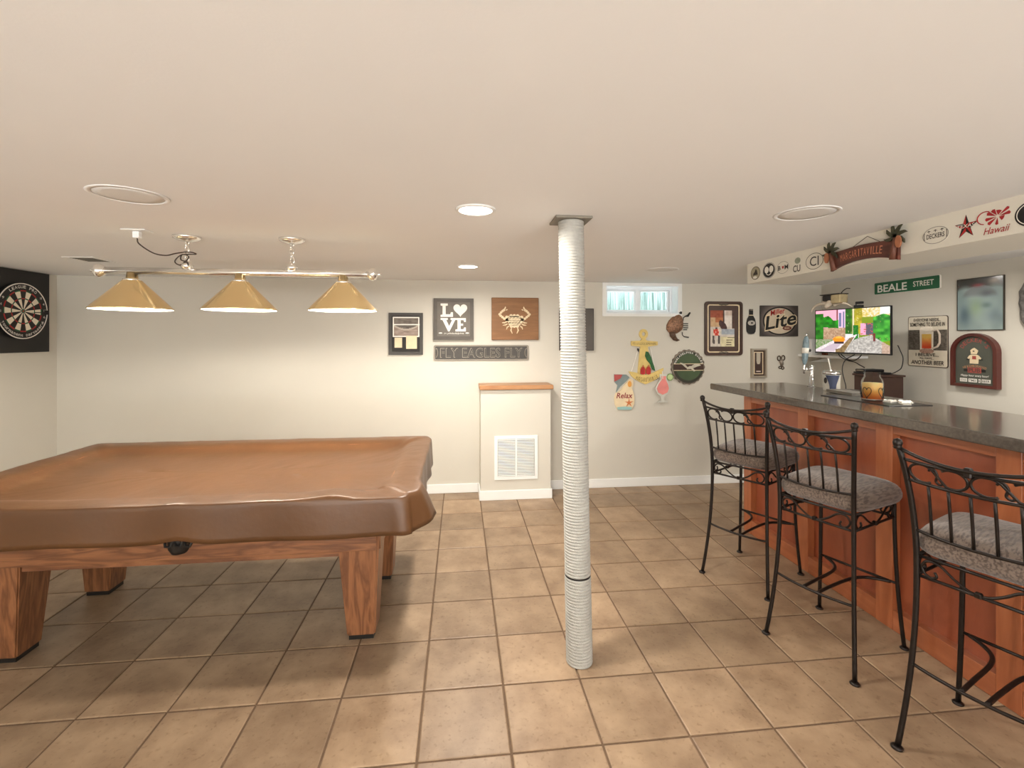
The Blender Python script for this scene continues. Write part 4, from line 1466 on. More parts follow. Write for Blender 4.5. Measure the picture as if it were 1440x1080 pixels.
so = hang('wire_ornament', 'small dark twisted wire ornament beside the silver frame', 'ornament', 'back', 3.339, 1.240)
M_WIRE = mat('antique_wire', S(92, 80, 68), 0.4, metal=0.6, var=0.3)
for nm, pts, r_ in (('loop', ell(0.018, 0.024, 16, -0.024, 0.046), 0.0065), ('loop', ell(0.018, 0.024, 16, 0.022, 0.050), 0.0065), ('loop', ell(0.015, 0.012, 14, -0.012, -0.050), 0.005), ('loop', ell(0.015, 0.014, 14, 0.016, -0.056), 0.005)):
    ob(nm, tube([(p[0], p[1], 0.007) for p in pts], r_, 6, True), M_WIRE, so, smooth=True)
ob('body', tube([(0.0, 0.040, 0.010), (-0.006, 0.016, 0.014), (0.004, -0.012, 0.014), (0.0, -0.040, 0.010)], [0.010, 0.020, 0.018, 0.010], 10), mat('pewter_body', S(150, 140, 128), 0.4, metal=0.5, var=0.3, scale=60), so, smooth=True)

# ------------------------------------------------------------------ right wall
bs = hang('street_sign', 'long green street name sign with white lettering', 'sign', 'right', 3.650, 1.949)
ob('sign_blade', prism(rrect(0.600, 0.108, 0.010), 0.0, 0.006), M_WHITE, bs)
ob('green_field', prism(rrect(0.592, 0.104, 0.009, 5, -0.003, 0.0), 0.006, 0.0068), mat('sign_green', S(32, 96, 62), 0.45, var=0.04), bs)
lettering('name_lettering', fit(text_vf('BEALE', 0.018), 0.285, 0.066, -0.125, -0.004), M_WHITE, bs, 0.0072)
lettering('suffix_lettering', fit(text_vf('STREET', 0.012), 0.175, 0.045, 0.160, 0.003), M_WHITE, bs, 0.0072)

be = hang('tin_beer_sign', 'cream tin sign with a beer mug on a dark band', 'sign', 'right', 3.458, 1.470)
ob('tin_plate', prism(rrect(0.330, 0.415, 0.018), 0.0, 0.005), M_BROWNDK, be)
ob('cream_face', prism(rrect(0.322, 0.407, 0.016), 0.005, 0.0058), mat('aged_cream', S(218, 208, 188), 0.55, var=0.06, scale=14), be)


def beer_pic(u, v):
    n = vnoise(u * 30, v * 22, 4) * 44
    c = (72 + n, 64 + n, 54 + n)
    return c


sheet('dark_band', 0.318, 0.166, 44, 24, beer_pic, P_SHEET, be, 0.0060, 0.0, 0.012)
mug = ob('mug', prism([(-0.058, -0.075), (0.050, -0.075), (0.052, 0.100), (0.040, 0.118), (0.012, 0.126), (-0.02, 0.122), (-0.050, 0.116), (-0.062, 0.098)], 0.006, 0.0078), mat('foam', S(238, 226, 208), 0.6), be)


def brew(u, v):
    return mixc((206, 70, 36), (232, 190, 96), min(1, max(0, (v - 0.12) * 1.5))) if abs(u - 0.5) < 0.46 else (214, 190, 160)


sheet('beer_fill', 0.086, 0.118, 20, 26, brew, P_SHEET, mug, 0.0082, -0.003, 0.002)
ob('mug_base', prism(ell(0.060, 0.022, 24, -0.004, -0.078), 0.006, 0.0080), mat('mug_glass', S(176, 140, 122), 0.4, var=0.3, scale=60), mug)
ob('mug_handle', tube([(0.050, 0.088, 0.009), (0.088, 0.090, 0.009), (0.104, 0.060, 0.009), (0.104, -0.01, 0.009), (0.086, -0.040, 0.009), (0.050, -0.055, 0.009)], 0.008, 8), mat('handle_glass', S(206, 190, 174), 0.4, var=0.2), mug)
M_INK = mat('dark_ink', S(58, 50, 42), 0.6, var=0.15)
for nm, body_, w_, h_, y_, sh_ in (('lettering', 'EVERYONE NEEDS...', 0.225, 0.026, 0.176, 0), ('lettering', 'SOMETHING TO BELIEVE IN', 0.290, 0.032, 0.140, 0), ('lettering', 'I BELIEVE...', 0.190, 0.026, -0.108, 0),
                                  ('lettering', "I'LL HAVE...", 0.115, 0.018, -0.137, 0), ('lettering', 'ANOTHER BEER', 0.270, 0.034, -0.172, 0.15)):
    lettering(nm, fit(text_vf(body_, 0.016, sh_), w_, h_, 0.0, y_), M_INK, be, 0.0084)

po = hang('glossy_poster', 'glossy blue-grey poster under glass above the arched pub sign', 'poster', 'right', 3.064, 1.749)


def poster(u, v):
    bl = lambda cu, cv, ru, rv: math.exp(-((u - cu) / ru) ** 2 - ((v - cv) / rv) ** 2)
    n = vnoise(u * 6, v * 6, 6) * 20 - 10
    c = mixc((132, 150, 148), (156, 174, 172), vnoise(u * 3, v * 3, 2))
    c = mixc(c, (84, 102, 116), 0.8 * bl(0.17, 0.30, 0.14, 0.18))
    c = mixc(c, (150, 172, 138), 0.8 * bl(0.42, 0.44, 0.16, 0.18))
    c = mixc(c, (112, 128, 134), 0.7 * bl(0.85, 0.25, 0.18, 0.12))
    c = mixc(c, (98, 116, 112), 0.8 * bl(0.66, 0.47, 0.10, 0.05))
    dome = ((u - 0.5) / 0.40) ** 2 + ((v - 0.60) / 0.26) ** 2
    t_ = min(1, max(0, (v - 0.76 - 0.04 * math.sin(u * 9)) / 0.10))
    top = mixc((52, 50, 46), (124, 108, 92), bl(0.82, 0.93, 0.14, 0.07))
    c = mixc(c, top, t_ * min(1, max(0, (dome - 0.85) / 0.3)))
    c = mixc(c, (118, 120, 122), 0.7 * min(1, max(0, (v - 0.62) / 0.08)) * min(1, max(0, (1.1 - dome) / 0.3)))
    c = mixc(c, (70, 76, 82), 0.7 * bl(0.66, 0.70, 0.14, 0.07))
    c = mixc(c, (140, 66, 72), bl(0.46, 0.87, 0.13, 0.032))
    return tuple(x + n for x in c)


ob('backing', prism(rect(0.312, 0.386), 0.0, 0.010), M_STEEL, po)
sheet('print', 0.304, 0.378, 44, 54, poster, P_GLOSS, po, 0.0108)
ob('edge_channel', ring(rect(0.314, 0.388), rect(0.304, 0.378), 0.0, 0.0125), M_PEWTER, po)

pb = hang('arched_pub_sign', 'arched mahogany framed pub sign with a dark green face', 'sign', 'right', 3.088, 1.334)


def arch(w, h, r, n=18):
    pts = [(-w / 2, -h / 2), (w / 2, -h / 2)]
    yb = h / 2 - r
    for k in range(n + 1):
        a = R(180 * k / n)
        pts.append((w / 2 * math.cos(a), yb + r * math.sin(a)))
    return pts


ob('frame', ring(arch(0.318, 0.400, 0.140), arch(0.268, 0.356, 0.118), 0.0, 0.040), M_MAHOG, pb)
ob('sign_face', prism(arch(0.272, 0.360, 0.120), 0.001, 0.022), mat('pub_green', S(78, 80, 70), 0.6, var=0.05), pb)
M_PUBRED = mat('pub_red', S(158, 72, 62), 0.6)
lettering('name_lettering', arc_text("DECKER'S", 0.098, 158, 22, 0.030, cx=0, cy=0.052, offset=0.01), M_PUBRED, pb, 0.0228)
fg = ob('dog_figure', prism([(-0.030, -0.025), (0.026, -0.025), (0.030, 0.010), (0.044, 0.008), (0.046, 0.018), (0.026, 0.038), (0.012, 0.042), (-0.018, 0.042), (-0.034, 0.034), (-0.046, 0.016), (-0.040, 0.008), (-0.030, 0.014)], 0.022, 0.026), M_CREAM, pb)
ob('dog_head', prism([(-0.022, 0.046), (0.016, 0.046), (0.022, 0.060), (0.026, 0.072), (0.014, 0.082), (0.0, 0.092), (-0.014, 0.084), (-0.026, 0.072), (-0.022, 0.060)], 0.022, 0.027), M_CREAM, fg)
ob('nose', prism(ell(0.007, 0.004, 12, -0.002, 0.067), 0.027, 0.0282), M_BLACK, fg)
ob('mug', prism(rect(0.024, 0.024, 0.002, 0.020), 0.026, 0.029), M_PUBRED, fg)
ob('shade_board', prism([(-0.060, 0.0), (0.060, 0.002), (0.036, 0.024), (-0.036, 0.022)], 0.022, 0.0228), M_BLACK, pb)
lettering('banner_lettering', arc_text('NEIGHBORHOOD', 0.20, 114, 66, 0.016, cx=0, cy=-0.242, offset=0.008), mat('pub_gold', S(186, 134, 92), 0.6), pb, 0.0228)
ob('dark_scroll', prism(rect(0.150, 0.020, 0, -0.076), 0.022, 0.0226), M_BLACK, pb)
ob('red_block', prism(rect(0.092, 0.040, 0, -0.074), 0.022, 0.0232), M_PUBRED, pb)
lettering('pub_lettering', fit(text_vf('PUB', 0.02), 0.080, 0.030, 0, -0.074), mat('pub_field', S(84, 60, 52), 0.6), pb, 0.0237)
lettering('script_lettering', fit(text_vf('Happy hour every hour!', 0.012, 0.2), 0.190, 0.020, 0.0, -0.116), M_WHITE, pb, 0.0228)
for k, (body_, x_, w_) in enumerate((('GOOD', -0.076, 0.050), ('TIMES', -0.012, 0.058), ('&', 0.034, 0.014), ('BEER', 0.078, 0.058))):
    pl = ob('word_block', prism(rect(w_, 0.026, x_, -0.150), 0.022, 0.0232), M_WHITE, pb)
    lettering('word_lettering', fit(text_vf(body_, 0.012), w_ * 0.84, 0.016, x_, -0.150), M_MATBLACK, pl, 0.0237)

mk = hang('stone_relief', 'grey carved stone-look wall relief with rough edges', 'wall decoration', 'right', 2.665, 1.735)
V, Fc = [], []
n = 40
out = []
for k in range(n):
    a = 2 * PI * k / n
    out.append((0.150 * math.cos(a) * (1 + 0.10 * (rnd(k, 1) - 0.5)), 0.26 * math.sin(a) * (1 + 0.08 * (rnd(k, 2) - 0.5))))
for q, z in ((1.0, 0.0), (1.0, 0.015), (0.92, 0.035), (0.75, 0.05), (0.5, 0.06), (0.25, 0.07), (0.0, 0.08)):
    for i, p in enumerate(out):
        V.append((p[0] * q, p[1] * q, z + 0.016 * (vnoise(p[0] * q * 40, p[1] * q * 40, 5) - 0.5) * (1 if z > 0.01 else 0)))
for j in range(6):
    for i in range(n):
        Fc.append((j * n + i, j * n + (i + 1) % n, (j + 1) * n + (i + 1) % n, (j + 1) * n + i))
M_STONE = mat('grey_stone', S(112, 108, 104), 0.9, var=0.45, scale=30, bump=0.8, bscale=45)
ob('carved_face', (V, Fc), M_STONE, mk)
ob('brow', tube([(-0.09, 0.09, 0.055), (-0.04, 0.11, 0.07), (0.0, 0.09, 0.08), (0.04, 0.11, 0.07), (0.09, 0.09, 0.055)], 0.016, 8), M_STONE, mk)
ob('nose', tube([(0, 0.08, 0.075), (0, 0.0, 0.095), (0, -0.03, 0.09)], [0.014, 0.022, 0.026], 8), M_STONE, mk)

# ------------------------------------------------------------------ beam: stickers and hanging sign
M_STK = mat('sticker_white', S(228, 224, 212), 0.4, var=0.02)


def sticker(label, y, z, w, h, face, rim=None, name='oval_sticker'):
    t = hang(name, label, 'sticker', 'soffit', y, z, 'stickers along the beam')
    ob('vinyl', prism(ell(w / 2, h / 2, 40), 0.0, 0.0012), face, t)
    if rim:
        ob('rim_line', ring(ell(w / 2 - 0.002, h / 2 - 0.002, 40), ell(w / 2 - 0.005, h / 2 - 0.005, 40), 0.0012, 0.0016), rim, t)
    return t


s = sticker('olive oval sticker with a dark ship, first at the beam end', 3.255, 1.977, 0.112, 0.098, mat('olive_vinyl', S(168, 160, 134), 0.5, var=0.12, scale=40), M_INK)
ob('emblem', prism([(-0.028, -0.016), (0.028, -0.014), (0.022, 0.0), (0.014, 0.022), (0.004, 0.028), (-0.006, 0.010), (-0.02, 0.0)], 0.0012, 0.002), M_INK, s)
ob('white_patch', prism(ell(0.024, 0.010, 18, -0.004, -0.032), 0.0012, 0.002), M_WHITE, s)
s = sticker('dark round sticker with two pale faces on it', 3.103, 1.975, 0.136, 0.110, M_MATBLACK, M_STK)
for x in (-0.024, 0.026):
    ob('pale_disc', prism(ell(0.022, 0.024, 20, x, 0.006), 0.0012, 0.002), M_WHITE, s)
ob('smile', tube([(0.030 * math.cos(R(a)), -0.006 + 0.026 * math.sin(R(a)), 0.002) for a in range(210, 331, 15)], 0.0028, 5), M_WHITE, s)
s = sticker('white oval sticker with two black letters and a red crab', 2.957, 1.974, 0.124, 0.086, M_STK, mat('thin_grey', S(150, 146, 138), 0.5))
for ch, x in (('B', -0.036), ('M', 0.034)):
    lettering('letter', fit(text_vf(ch, 0.02), 0.026 if ch == 'B' else 0.034, 0.030, x, 0.0), M_BLACK, s, 0.0018)
ob('crab_mark', prism([(-0.010, 0.004), (-0.006, 0.012), (0.0, 0.006), (0.006, 0.012), (0.010, 0.004), (0.004, -0.008), (-0.004, -0.008)], 0.0012, 0.002), M_RED, s)
s = hang('emblem_sticker', 'small clear sticker with grey tree and interlocked letters', 'sticker', 'soffit', 2.826, 1.972, 'stickers along the beam')
ob('vinyl', prism(rrect(0.085, 0.110, 0.01), 0.0, 0.0010), M_STK, s)
lettering('monogram', fit(text_vf('CU', 0.015), 0.066, 0.044, 0.0, -0.024), M_INK, s, 0.0016)
ob('tree_mark', prism(ell(0.026, 0.020, 16, 0.008, 0.026), 0.0010, 0.0016), mat('faded_green', S(150, 156, 138), 0.6, var=0.2, scale=60), s)
s = sticker('white oval sticker with two tall thin black letters beside the hanging sign', 2.674, 1.971, 0.148, 0.104, M_STK, M_INK)
lettering('letters', fit(text_vf('CI', 0.0), 0.072, 0.058, 0.0, 0.0), M_BLACK, s, 0.0018)
s = sticker('thin outlined oval sticker with small black lettering and palms', 1.932, 1.970, 0.124, 0.082, M_STK, mat('thin_grey', S(150, 146, 138)))
lettering('lettering', fit(text_vf('DECKERS', 0.014), 0.082, 0.022, 0.0, -0.002), M_INK, s, 0.0018)
for x in (-0.03, 0.0, 0.03):
    ob('palm_mark', prism([(x - 0.010, 0.020), (x, 0.026), (x + 0.010, 0.020), (x + 0.001, 0.021), (x + 0.001, 0.014), (x - 0.001, 0.014), (x - 0.001, 0.021)], 0.0012, 0.002), M_INK, s)
for sg in (-1, 1):
    ob('bracket', tube([(sg * (0.048 + 0.004 * math.cos(R(a))), 0.018 * math.sin(R(a)), 0.0016) for a in range(-70, 71, 20)], 0.0012, 5), M_INK, s)
s = hang('star_sticker', 'dark red and black five pointed star sticker', 'sticker', 'soffit', 1.801, 1.977, 'stickers along the beam')
st, st2 = [], []
for k in range(10):
    r_ = 0.052 if k % 2 == 0 else 0.020
    a = R(90 + 36 * k)
    st.append((r_ * 0.92 * math.cos(a), r_ * math.sin(a)))
ob('star', prism(st, 0.0, 0.0014), M_BLACK, s)
for k in range(5):
    a0, a1 = R(90 + 72 * k), R(90 + 72 * k + 36)
    ob('star_facet', prism([(0, 0), (0.046 * math.cos(a0), 0.050 * math.sin(a0)), (0.0175 * math.cos(a1), 0.019 * math.sin(a1))], 0.0014, 0.0022), M_RED, s)
lettering('lettering', fit(text_vf('TEXAS', 0.01, 0.15), 0.070, 0.016, 0.0, 0.004), M_STK, s, 0.0027)
s = hang('island_decal', 'red hibiscus decal with cursive lettering below it', 'sticker', 'soffit', 1.687, 1.978, 'stickers along the beam')
M_DECAL = mat('decal_red', S(168, 32, 40), 0.5)
for k, (a, L, w_) in enumerate(((8, 0.046, 0.006), (35, 0.050, 0.005), (75, 0.026, 0.009), (120, 0.036, 0.007), (150, 0.044, 0.007), (185, 0.046, 0.006), (215, 0.044, 0.006), (262, 0.034, 0.005), (330, 0.024, 0.009))):
    c_, s_ = math.cos(R(a)), math.sin(R(a))
    P = [(0.006, 0), (L * 0.6, w_ * 0.8), (L * 0.92, w_ * 1.3), (L, 0.0), (L * 0.9, -w_ * 1.0), (L * 0.55, -w_ * 0.5)]
    ob('petal', prism([(x * c_ - y * s_ + 0.006, x * s_ + y * c_ + 0.014) for x, y in P], 0.0, 0.0014), M_DECAL, s)
ob('outline_leaf', tube([(-0.040 + 0.030 * math.cos(R(a)), 0.018 + 0.026 * math.sin(R(a)), 0.001) for a in range(60, 271, 20)], 0.0022, 5), M_DECAL, s)
lettering('script_lettering', fit(text_vf('Hawaii', 0.004, 0.35), 0.096, 0.028, 0.002, -0.038), M_DECAL, s, 0.0014)
s = sticker('black round sticker with a thin white line near its edge', 1.562, 1.975, 0.120, 0.100, M_BLACK)
ob('inner_line', ring(ell(0.054, 0.044, 40), ell(0.051, 0.041, 40), 0.0012, 0.0018), M_WHITE, s)

mg = hang('arched_wood_sign', 'arched dark wood sign with carved palm trees hung on a cord', 'sign', 'soffit', 2.312, 1.950)
HW = 0.212


def arc_y(x):
    return 0.030 - 0.60 * x * x


M_PLANK = wood('sign_plank', S(82, 38, 28), S(116, 58, 42), (1, 9, 9), 0.4, 4, 0.3)
up_ = [(x * HW / 10, arc_y(x * HW / 10) + 0.020 + 0.018 * abs(x / 10) ** 3) for x in range(-10, 11)]
dn_ = [(x * HW / 10, arc_y(x * HW / 10) - 0.058 - 0.010 * abs(x / 10) ** 3) for x in range(10, -11, -1)]
ob('plank', prism(up_ + dn_, 0.004, 0.020), M_PLANK, mg)
word = 'MARGARITAVILLE'
parts = []
for i, ch in enumerate(word):
    x = -0.142 + 0.270 * (i + 0.5) / len(word)
    w_ = 0.0155 * (0.35 if ch == 'I' else 1)
    v, f = fit(text_vf(ch, 0.0), w_, 0.040)
    a = math.atan(-1.2 * x)
    c_, s_ = math.cos(a), math.sin(a)
    parts.append(([(x + p[0] * c_ - p[1] * s_, arc_y(x) - 0.019 + p[0] * s_ + p[1] * c_, 0) for p in v], f))
lettering('lettering', join(*parts), mat('coral_ink', S(206, 132, 98), 0.6), mg, 0.0208)
M_FROND = mat('palm_frond', S(66, 66, 46), 0.6, var=0.3, scale=40)
for sgn in (-1, 1):
    tx, ty = sgn * 0.205, 0.046 if sgn < 0 else 0.052
    ob('palm_trunk', tube([(sgn * 0.186, -0.060, 0.022), (sgn * 0.194, -0.01, 0.026), (tx, ty - 0.006, 0.026)], [0.015, 0.013, 0.010], 8), mat('palm_trunk', S(104, 62, 46), 0.6, var=0.15), mg, smooth=True)
    for a in (20, 65, 110, 150, 195, 330):
        c_, s_ = math.cos(R(a)), math.sin(R(a))
        P = [(0.0, 0.005), (0.028, 0.012), (0.052, 0.004), (0.062, -0.012), (0.048, -0.008), (0.024, -0.006), (0.0, -0.005)]
        ob('frond', prism([(tx + x * c_ - y * s_, ty + x * s_ + y * c_) for x, y in P], 0.022, 0.030), M_FROND, mg)
    ob('coconut_leaf', prism(ell(0.016, 0.030, 16, tx + sgn * 0.022, ty - 0.030), 0.028, 0.036), mat('tan_leaf', S(168, 108, 76), 0.6, var=0.15), mg)
ob('hang_cord', tube([(-0.085, 0.044, 0.006), (0.02, 0.092, 0.003), (0.105, 0.044, 0.006)], 0.0015, 5), M_CORD, mg)

# ------------------------------------------------------------------ corner shelf and the things on it
shf = thing('corner_shelf', 'white corner shelf on the wall below the television', 'shelf', (3.53, 4.02, 1.305))
ob('board', bevel_box(0.0, 0.0, 0.0, 0.268, 0.578, 0.024, 0.003, 1), M_TRIM, shf)
ob('bracket', prism([(0.0, 0.0), (0.22, 0.0), (0.22, 0.05), (0.17, 0.035)], -0.008, 0.008), M_TRIM, shf, (0.048, 0.46, -0.052), (R(90), 0, 0))
bx = thing('white_card_box', 'small white carton on the corner shelf', 'box', (3.585, 4.46, 1.329))
ob('carton', bevel_box(-0.033, -0.03, 0.0, 0.033, 0.03, 0.155, 0.002, 1), M_VINYL, bx)
ob('carton_flap', bevel_box(-0.033, -0.028, 0.155, 0.033, 0.0, 0.158, 0.001, 1), M_VINYL, bx)
bt = thing('liquor_bottle', 'small brown liquor bottle on the corner shelf beside the carton', 'bottle', (3.615, 4.33, 1.329))
ob('glass_body', lathe([(0.0, 0.0), (0.026, 0.0), (0.028, 0.005), (0.028, 0.105), (0.024, 0.125), (0.011, 0.140), (0.010, 0.165), (0.0, 0.165)], 20), mat('amber_glass', S(96, 44, 20), 0.15, var=0.1), bt, smooth=True)
ob('label', lathe([(0.0284, 0.030), (0.0284, 0.092)], 20), M_CREAM, bt, smooth=True)
ob('cap', lathe([(0.0, 0.165), (0.012, 0.165), (0.012, 0.182), (0.0, 0.182)], 16), M_MAHOG, bt)

# ------------------------------------------------------------------ television
tvA, tvB = Vector((3.364, 4.147, 0)), Vector((3.435, 3.425, 0))
tvc = (tvA + tvB) / 2
tva = math.atan2((tvB - tvA).y, (tvB - tvA).x)
tv = thing('television', 'wall mounted flat television showing a cobbled street with an orange car', 'television', (tvc.x, tvc.y, 1.560), (R(90), 0, tva))
TW, TH = 0.726, 0.402
ob('housing', bevel_box(-TW / 2, -TH / 2, -0.018, TW / 2, TH / 2, -0.002, 0.004, 2), M_BLACKPL, tv)
ob('bezel', ring(rect(TW, TH), rect(TW - 0.012, TH - 0.020, 0, 0.002), -0.003, 0.003), M_BLACKPL, tv)


def street(u, v):
    n = vnoise(u * 60, v * 40, 1)
    n2 = vnoise(u * 22, v * 16, 2)
    c = (236, 232, 224)
    # sky and blossom top right
    if u > 0.62:
        c = mixc((196, 170, 60), (246, 226, 226), n) if v > 0.80 else (120, 140, 20)
        if v > 0.85 and u > 0.88:
            c = (250, 250, 240)
    # pink houses
    if u < 0.44 and v > 0.36:
        c = (238, 168, 186) if u < 0.31 else ((132, 62, 66) if u < 0.335 else (232, 190, 216))
        if (0.345 < u < 0.38 and 0.6 < v < 0.92) or (0.405 < u < 0.425 and 0.55 < v < 0.95):
            c = (112, 116, 150)
    # yellow-green trees in the middle
    if 0.44 <= u < 0.66 and v > 0.42:
        c = mixc(mixc((18, 74, 12), (44, 122, 24), n2), mixc((132, 120, 14), (196, 178, 40), n2), min(1, max(0, (u - 0.50) * 14)))
        c = mixc(c, (206, 200, 150), 0.7 if n > 0.84 else 0)
        if abs(u - 0.545) < 0.008:
            c = (222, 206, 170)
    if 0.64 < u < 0.80 and 0.40 < v < 0.66:
        c = (228, 160, 190) if u < 0.71 else (86, 82, 96)
        if n > 0.75:
            c = (196, 90, 70)
    # stone wall on the left, ivy hanging over it
    if u < 0.44 and v < 0.58 and v > 0.10 + 0.45 * u:
        c = mixc((150, 112, 84), (196, 168, 140), n)
    ivy = 0.90 - 0.62 * max(0, u - 0.08)
    if u < 0.34 and (0.60 - 0.10 * u) < v < ivy + 0.03 * math.sin(u * 40):
        c = mixc((8, 88, 10), (36, 158, 24), n2)
    if u < 0.12 and 0.25 < v < 0.92:
        c = mixc((10, 76, 10), (50, 150, 30), n2)
    if u < 0.27 and v < 0.30 and v > 0.05 + 0.6 * u:
        c = mixc((176, 166, 150), (84, 128, 60), n)
    # right hand greenery
    if u > 0.80 and v > 0.22 + 0.30 * (u - 0.8):
        if v < 0.86 - 0.6 * abs(u - 0.92):
            c = mixc((8, 96, 20), (90, 190, 60), n2)
            if n > 0.90:
                c = mixc(c, (190, 130, 100), 0.6)
    if 0.54 < u < 0.61 and 0.28 < v < 0.62:
        c = mixc((6, 84, 16), (40, 140, 40), n)
    # left pavement / road
    if inpoly(u, v, [(0.0, 0.0), (0.43, 0.0), (0.60, 0.42), (0.44, 0.34), (0.27, 0.28), (0.0, 0.06)]):
        c = mixc((204, 188, 196), (240, 232, 226), n)
        if inpoly(u, v, [(0.05, 0.02), (0.28, 0.02), (0.40, 0.24), (0.30, 0.24)]):
            c = (190, 172, 182)
    # low stone kerb
    if inpoly(u, v, [(0.30, 0.0), (0.42, 0.0), (0.56, 0.36), (0.50, 0.34), (0.36, 0.09), (0.30, 0.07)]):
        c = mixc((104, 82, 52), (160, 132, 90), n)
    # cobbled street
    if inpoly(u, v, [(0.42, 0.0), (1.0, 0.0), (1.0, 0.16), (0.86, 0.30), (0.78, 0.40), (0.62, 0.34), (0.52, 0.26)]):
        c = mixc((142, 136, 130), (206, 200, 192), n)
        if u > 0.9:
            c = mixc(c, (190, 140, 110), 0.5)
    if 0.80 < u < 0.825 and 0.26 < v < 0.44:
        c = (110, 40, 40)
    # orange car
    if ((u - 0.345) / 0.085) ** 2 + ((v - 0.30) / 0.075) ** 2 < 1:
        c = (244, 140, 22)
        if v > 0.325 and abs(u - 0.345) < 0.045:
            c = (250, 176, 70)
    if 0.275 < u < 0.415 and 0.205 < v < 0.245:
        c = (60, 40, 40)
    return c


P_SCREEN = print_mat('screen_picture', 1.25, 0.25)
sheet('screen', TW - 0.012, TH - 0.020, 144, 80, street, P_SCREEN, tv, 0.0005, 0, 0.002)
ob('mount_arm', tube([(0.0, 0.0, -0.04), (0.0, 0.0, -0.12), (0.10, 0.0, -0.24), (0.0, 0.0, -0.35)], 0.016, 8), M_BLACKPL, tv)
ob('mount_plate', bevel_box(-0.16, -0.12, -0.052, 0.16, 0.12, -0.0185, 0.006, 1), M_BLACKPL, tv)
tvt = 1.560 + TH / 2


def on_tv(t, dx=0.0):
    p = tvA.lerp(tvB, t)
    return (p.x + dx, p.y)


cmx, cmy = on_tv(0.60, 0.010)
cm = thing('webcam', 'small black camera perched on top of the television', 'camera', (cmx, cmy, tvt + 0.0005), (0, 0, tva))
ob('clip', bevel_box(-0.034, -0.018, 0.0, 0.034, 0.018, 0.022, 0.003, 1), M_BLACKPL, cm)
ob('head', bevel_box(-0.020, -0.016, 0.030, 0.036, 0.016, 0.052, 0.006, 2), M_BLACKPL, cm)
ob('neck', tube([(-0.026, 0, 0.018), (-0.024, 0, 0.036), (-0.010, 0, 0.044)], 0.005, 6), M_BLACKPL, cm)

# longhorn skull ornament sitting on the television
lx, ly = on_tv(0.19, 0.010)
lh = thing('longhorn_skull', 'pale longhorn skull ornament resting on the television top', 'ornament', (lx, ly, tvt + 0.001), (0, 0, tva))
M_BONE = mat('bone', S(176, 164, 146), 0.6, var=0.12, scale=30)
ob('skull', tube([(-0.01, -0.03, 0.016), (0.0, -0.02, 0.034), (0.02, 0.0, 0.060), (0.045, 0.01, 0.10), (0.055, 0.015, 0.128)], [0.016, 0.024, 0.034, 0.034, 0.022], 12), M_BONE, lh, smooth=True)
ob('horn', tube(smooth_path([(0.03, -0.01, 0.045), (-0.04, -0.02, 0.056), (-0.10, -0.03, 0.046), (-0.135, -0.045, 0.012), (-0.145, -0.050, -0.022)], 4), [0.020 - 0.001 * k for k in range(17)], 10), M_BONE, lh, smooth=True)
ob('horn', tube(smooth_path([(0.06, 0.0, 0.035), (0.12, 0.0, 0.050), (0.18, 0.0, 0.040), (0.235, 0.0, 0.012)], 4), [0.019 - 0.0013 * k for k in range(13)], 10), M_BONE, lh, smooth=True)
ob('tooth', lathe([(0.011, 0.05), (0.008, 0.10), (0.002, 0.128)], 10), M_BONE, lh, (-0.030, -0.01, 0.0), smooth=True)
hat = ob('hat_crown', bevel_box(0.055, -0.04, 0.050, 0.155, 0.045, 0.130, 0.012, 2), mat('tan_felt', S(150, 134, 100), 0.8, var=0.15, scale=30), lh)
ob('hat_brim', bevel_box(-0.055, -0.05, 0.130, 0.150, 0.06, 0.138, 0.003, 1), M_MATBLACK, hat)
ob('hat_side', bevel_box(-0.045, -0.03, 0.075, 0.050, 0.05, 0.130, 0.012, 2), M_MATBLACK, hat)
ob('feather', tube(smooth_path([(0.125, 0.0, 0.136), (0.150, 0.0, 0.160), (0.185, 0.0, 0.176), (0.215, 0.0, 0.172)], 4), 0.004, 6), M_MATBLACK, hat, smooth=True)

# ------------------------------------------------------------------ things behind and on the bar
wb = thing('dark_wood_box', 'dark wooden box with a flared lid rim behind the candle jar', 'box', (3.55, 3.660, 0.915), (0, 0, R(-6)))
ob('body', bevel_box(-0.13, -0.105, 0.0, 0.13, 0.105, 0.258, 0.003, 1), M_BROWNDK, wb)
ob('lid_rim', bevel_box(-0.140, -0.116, 0.258, 0.140, 0.116, 0.274, 0.004, 2), M_BROWNDK, wb)
cb = thing('cable_box', 'flat black cable box lying on the dark wooden box', 'electronics', (3.53, 3.70, 1.190), (0, 0, R(-6)))
ob('case', bevel_box(-0.10, -0.085, 0.0, 0.10, 0.085, 0.016, 0.004, 2), M_BLACKPL, cb)
ob('top_unit', bevel_box(-0.085, -0.03, 0.0165, 0.085, 0.085, 0.040, 0.008, 2), M_BLACKPL, cb)
ob('front_strip', box(-0.0862, -0.015, 0.022, -0.0852, 0.065, 0.034), M_PEWTERL, cb)


def cable(label, pts, r_=0.0042):
    tag(ob('television_cable', tube(smooth_path(pts, 7), r_, 6), M_BLACKPL, smooth=True), label, 'cable', 'cables hanging from the television')


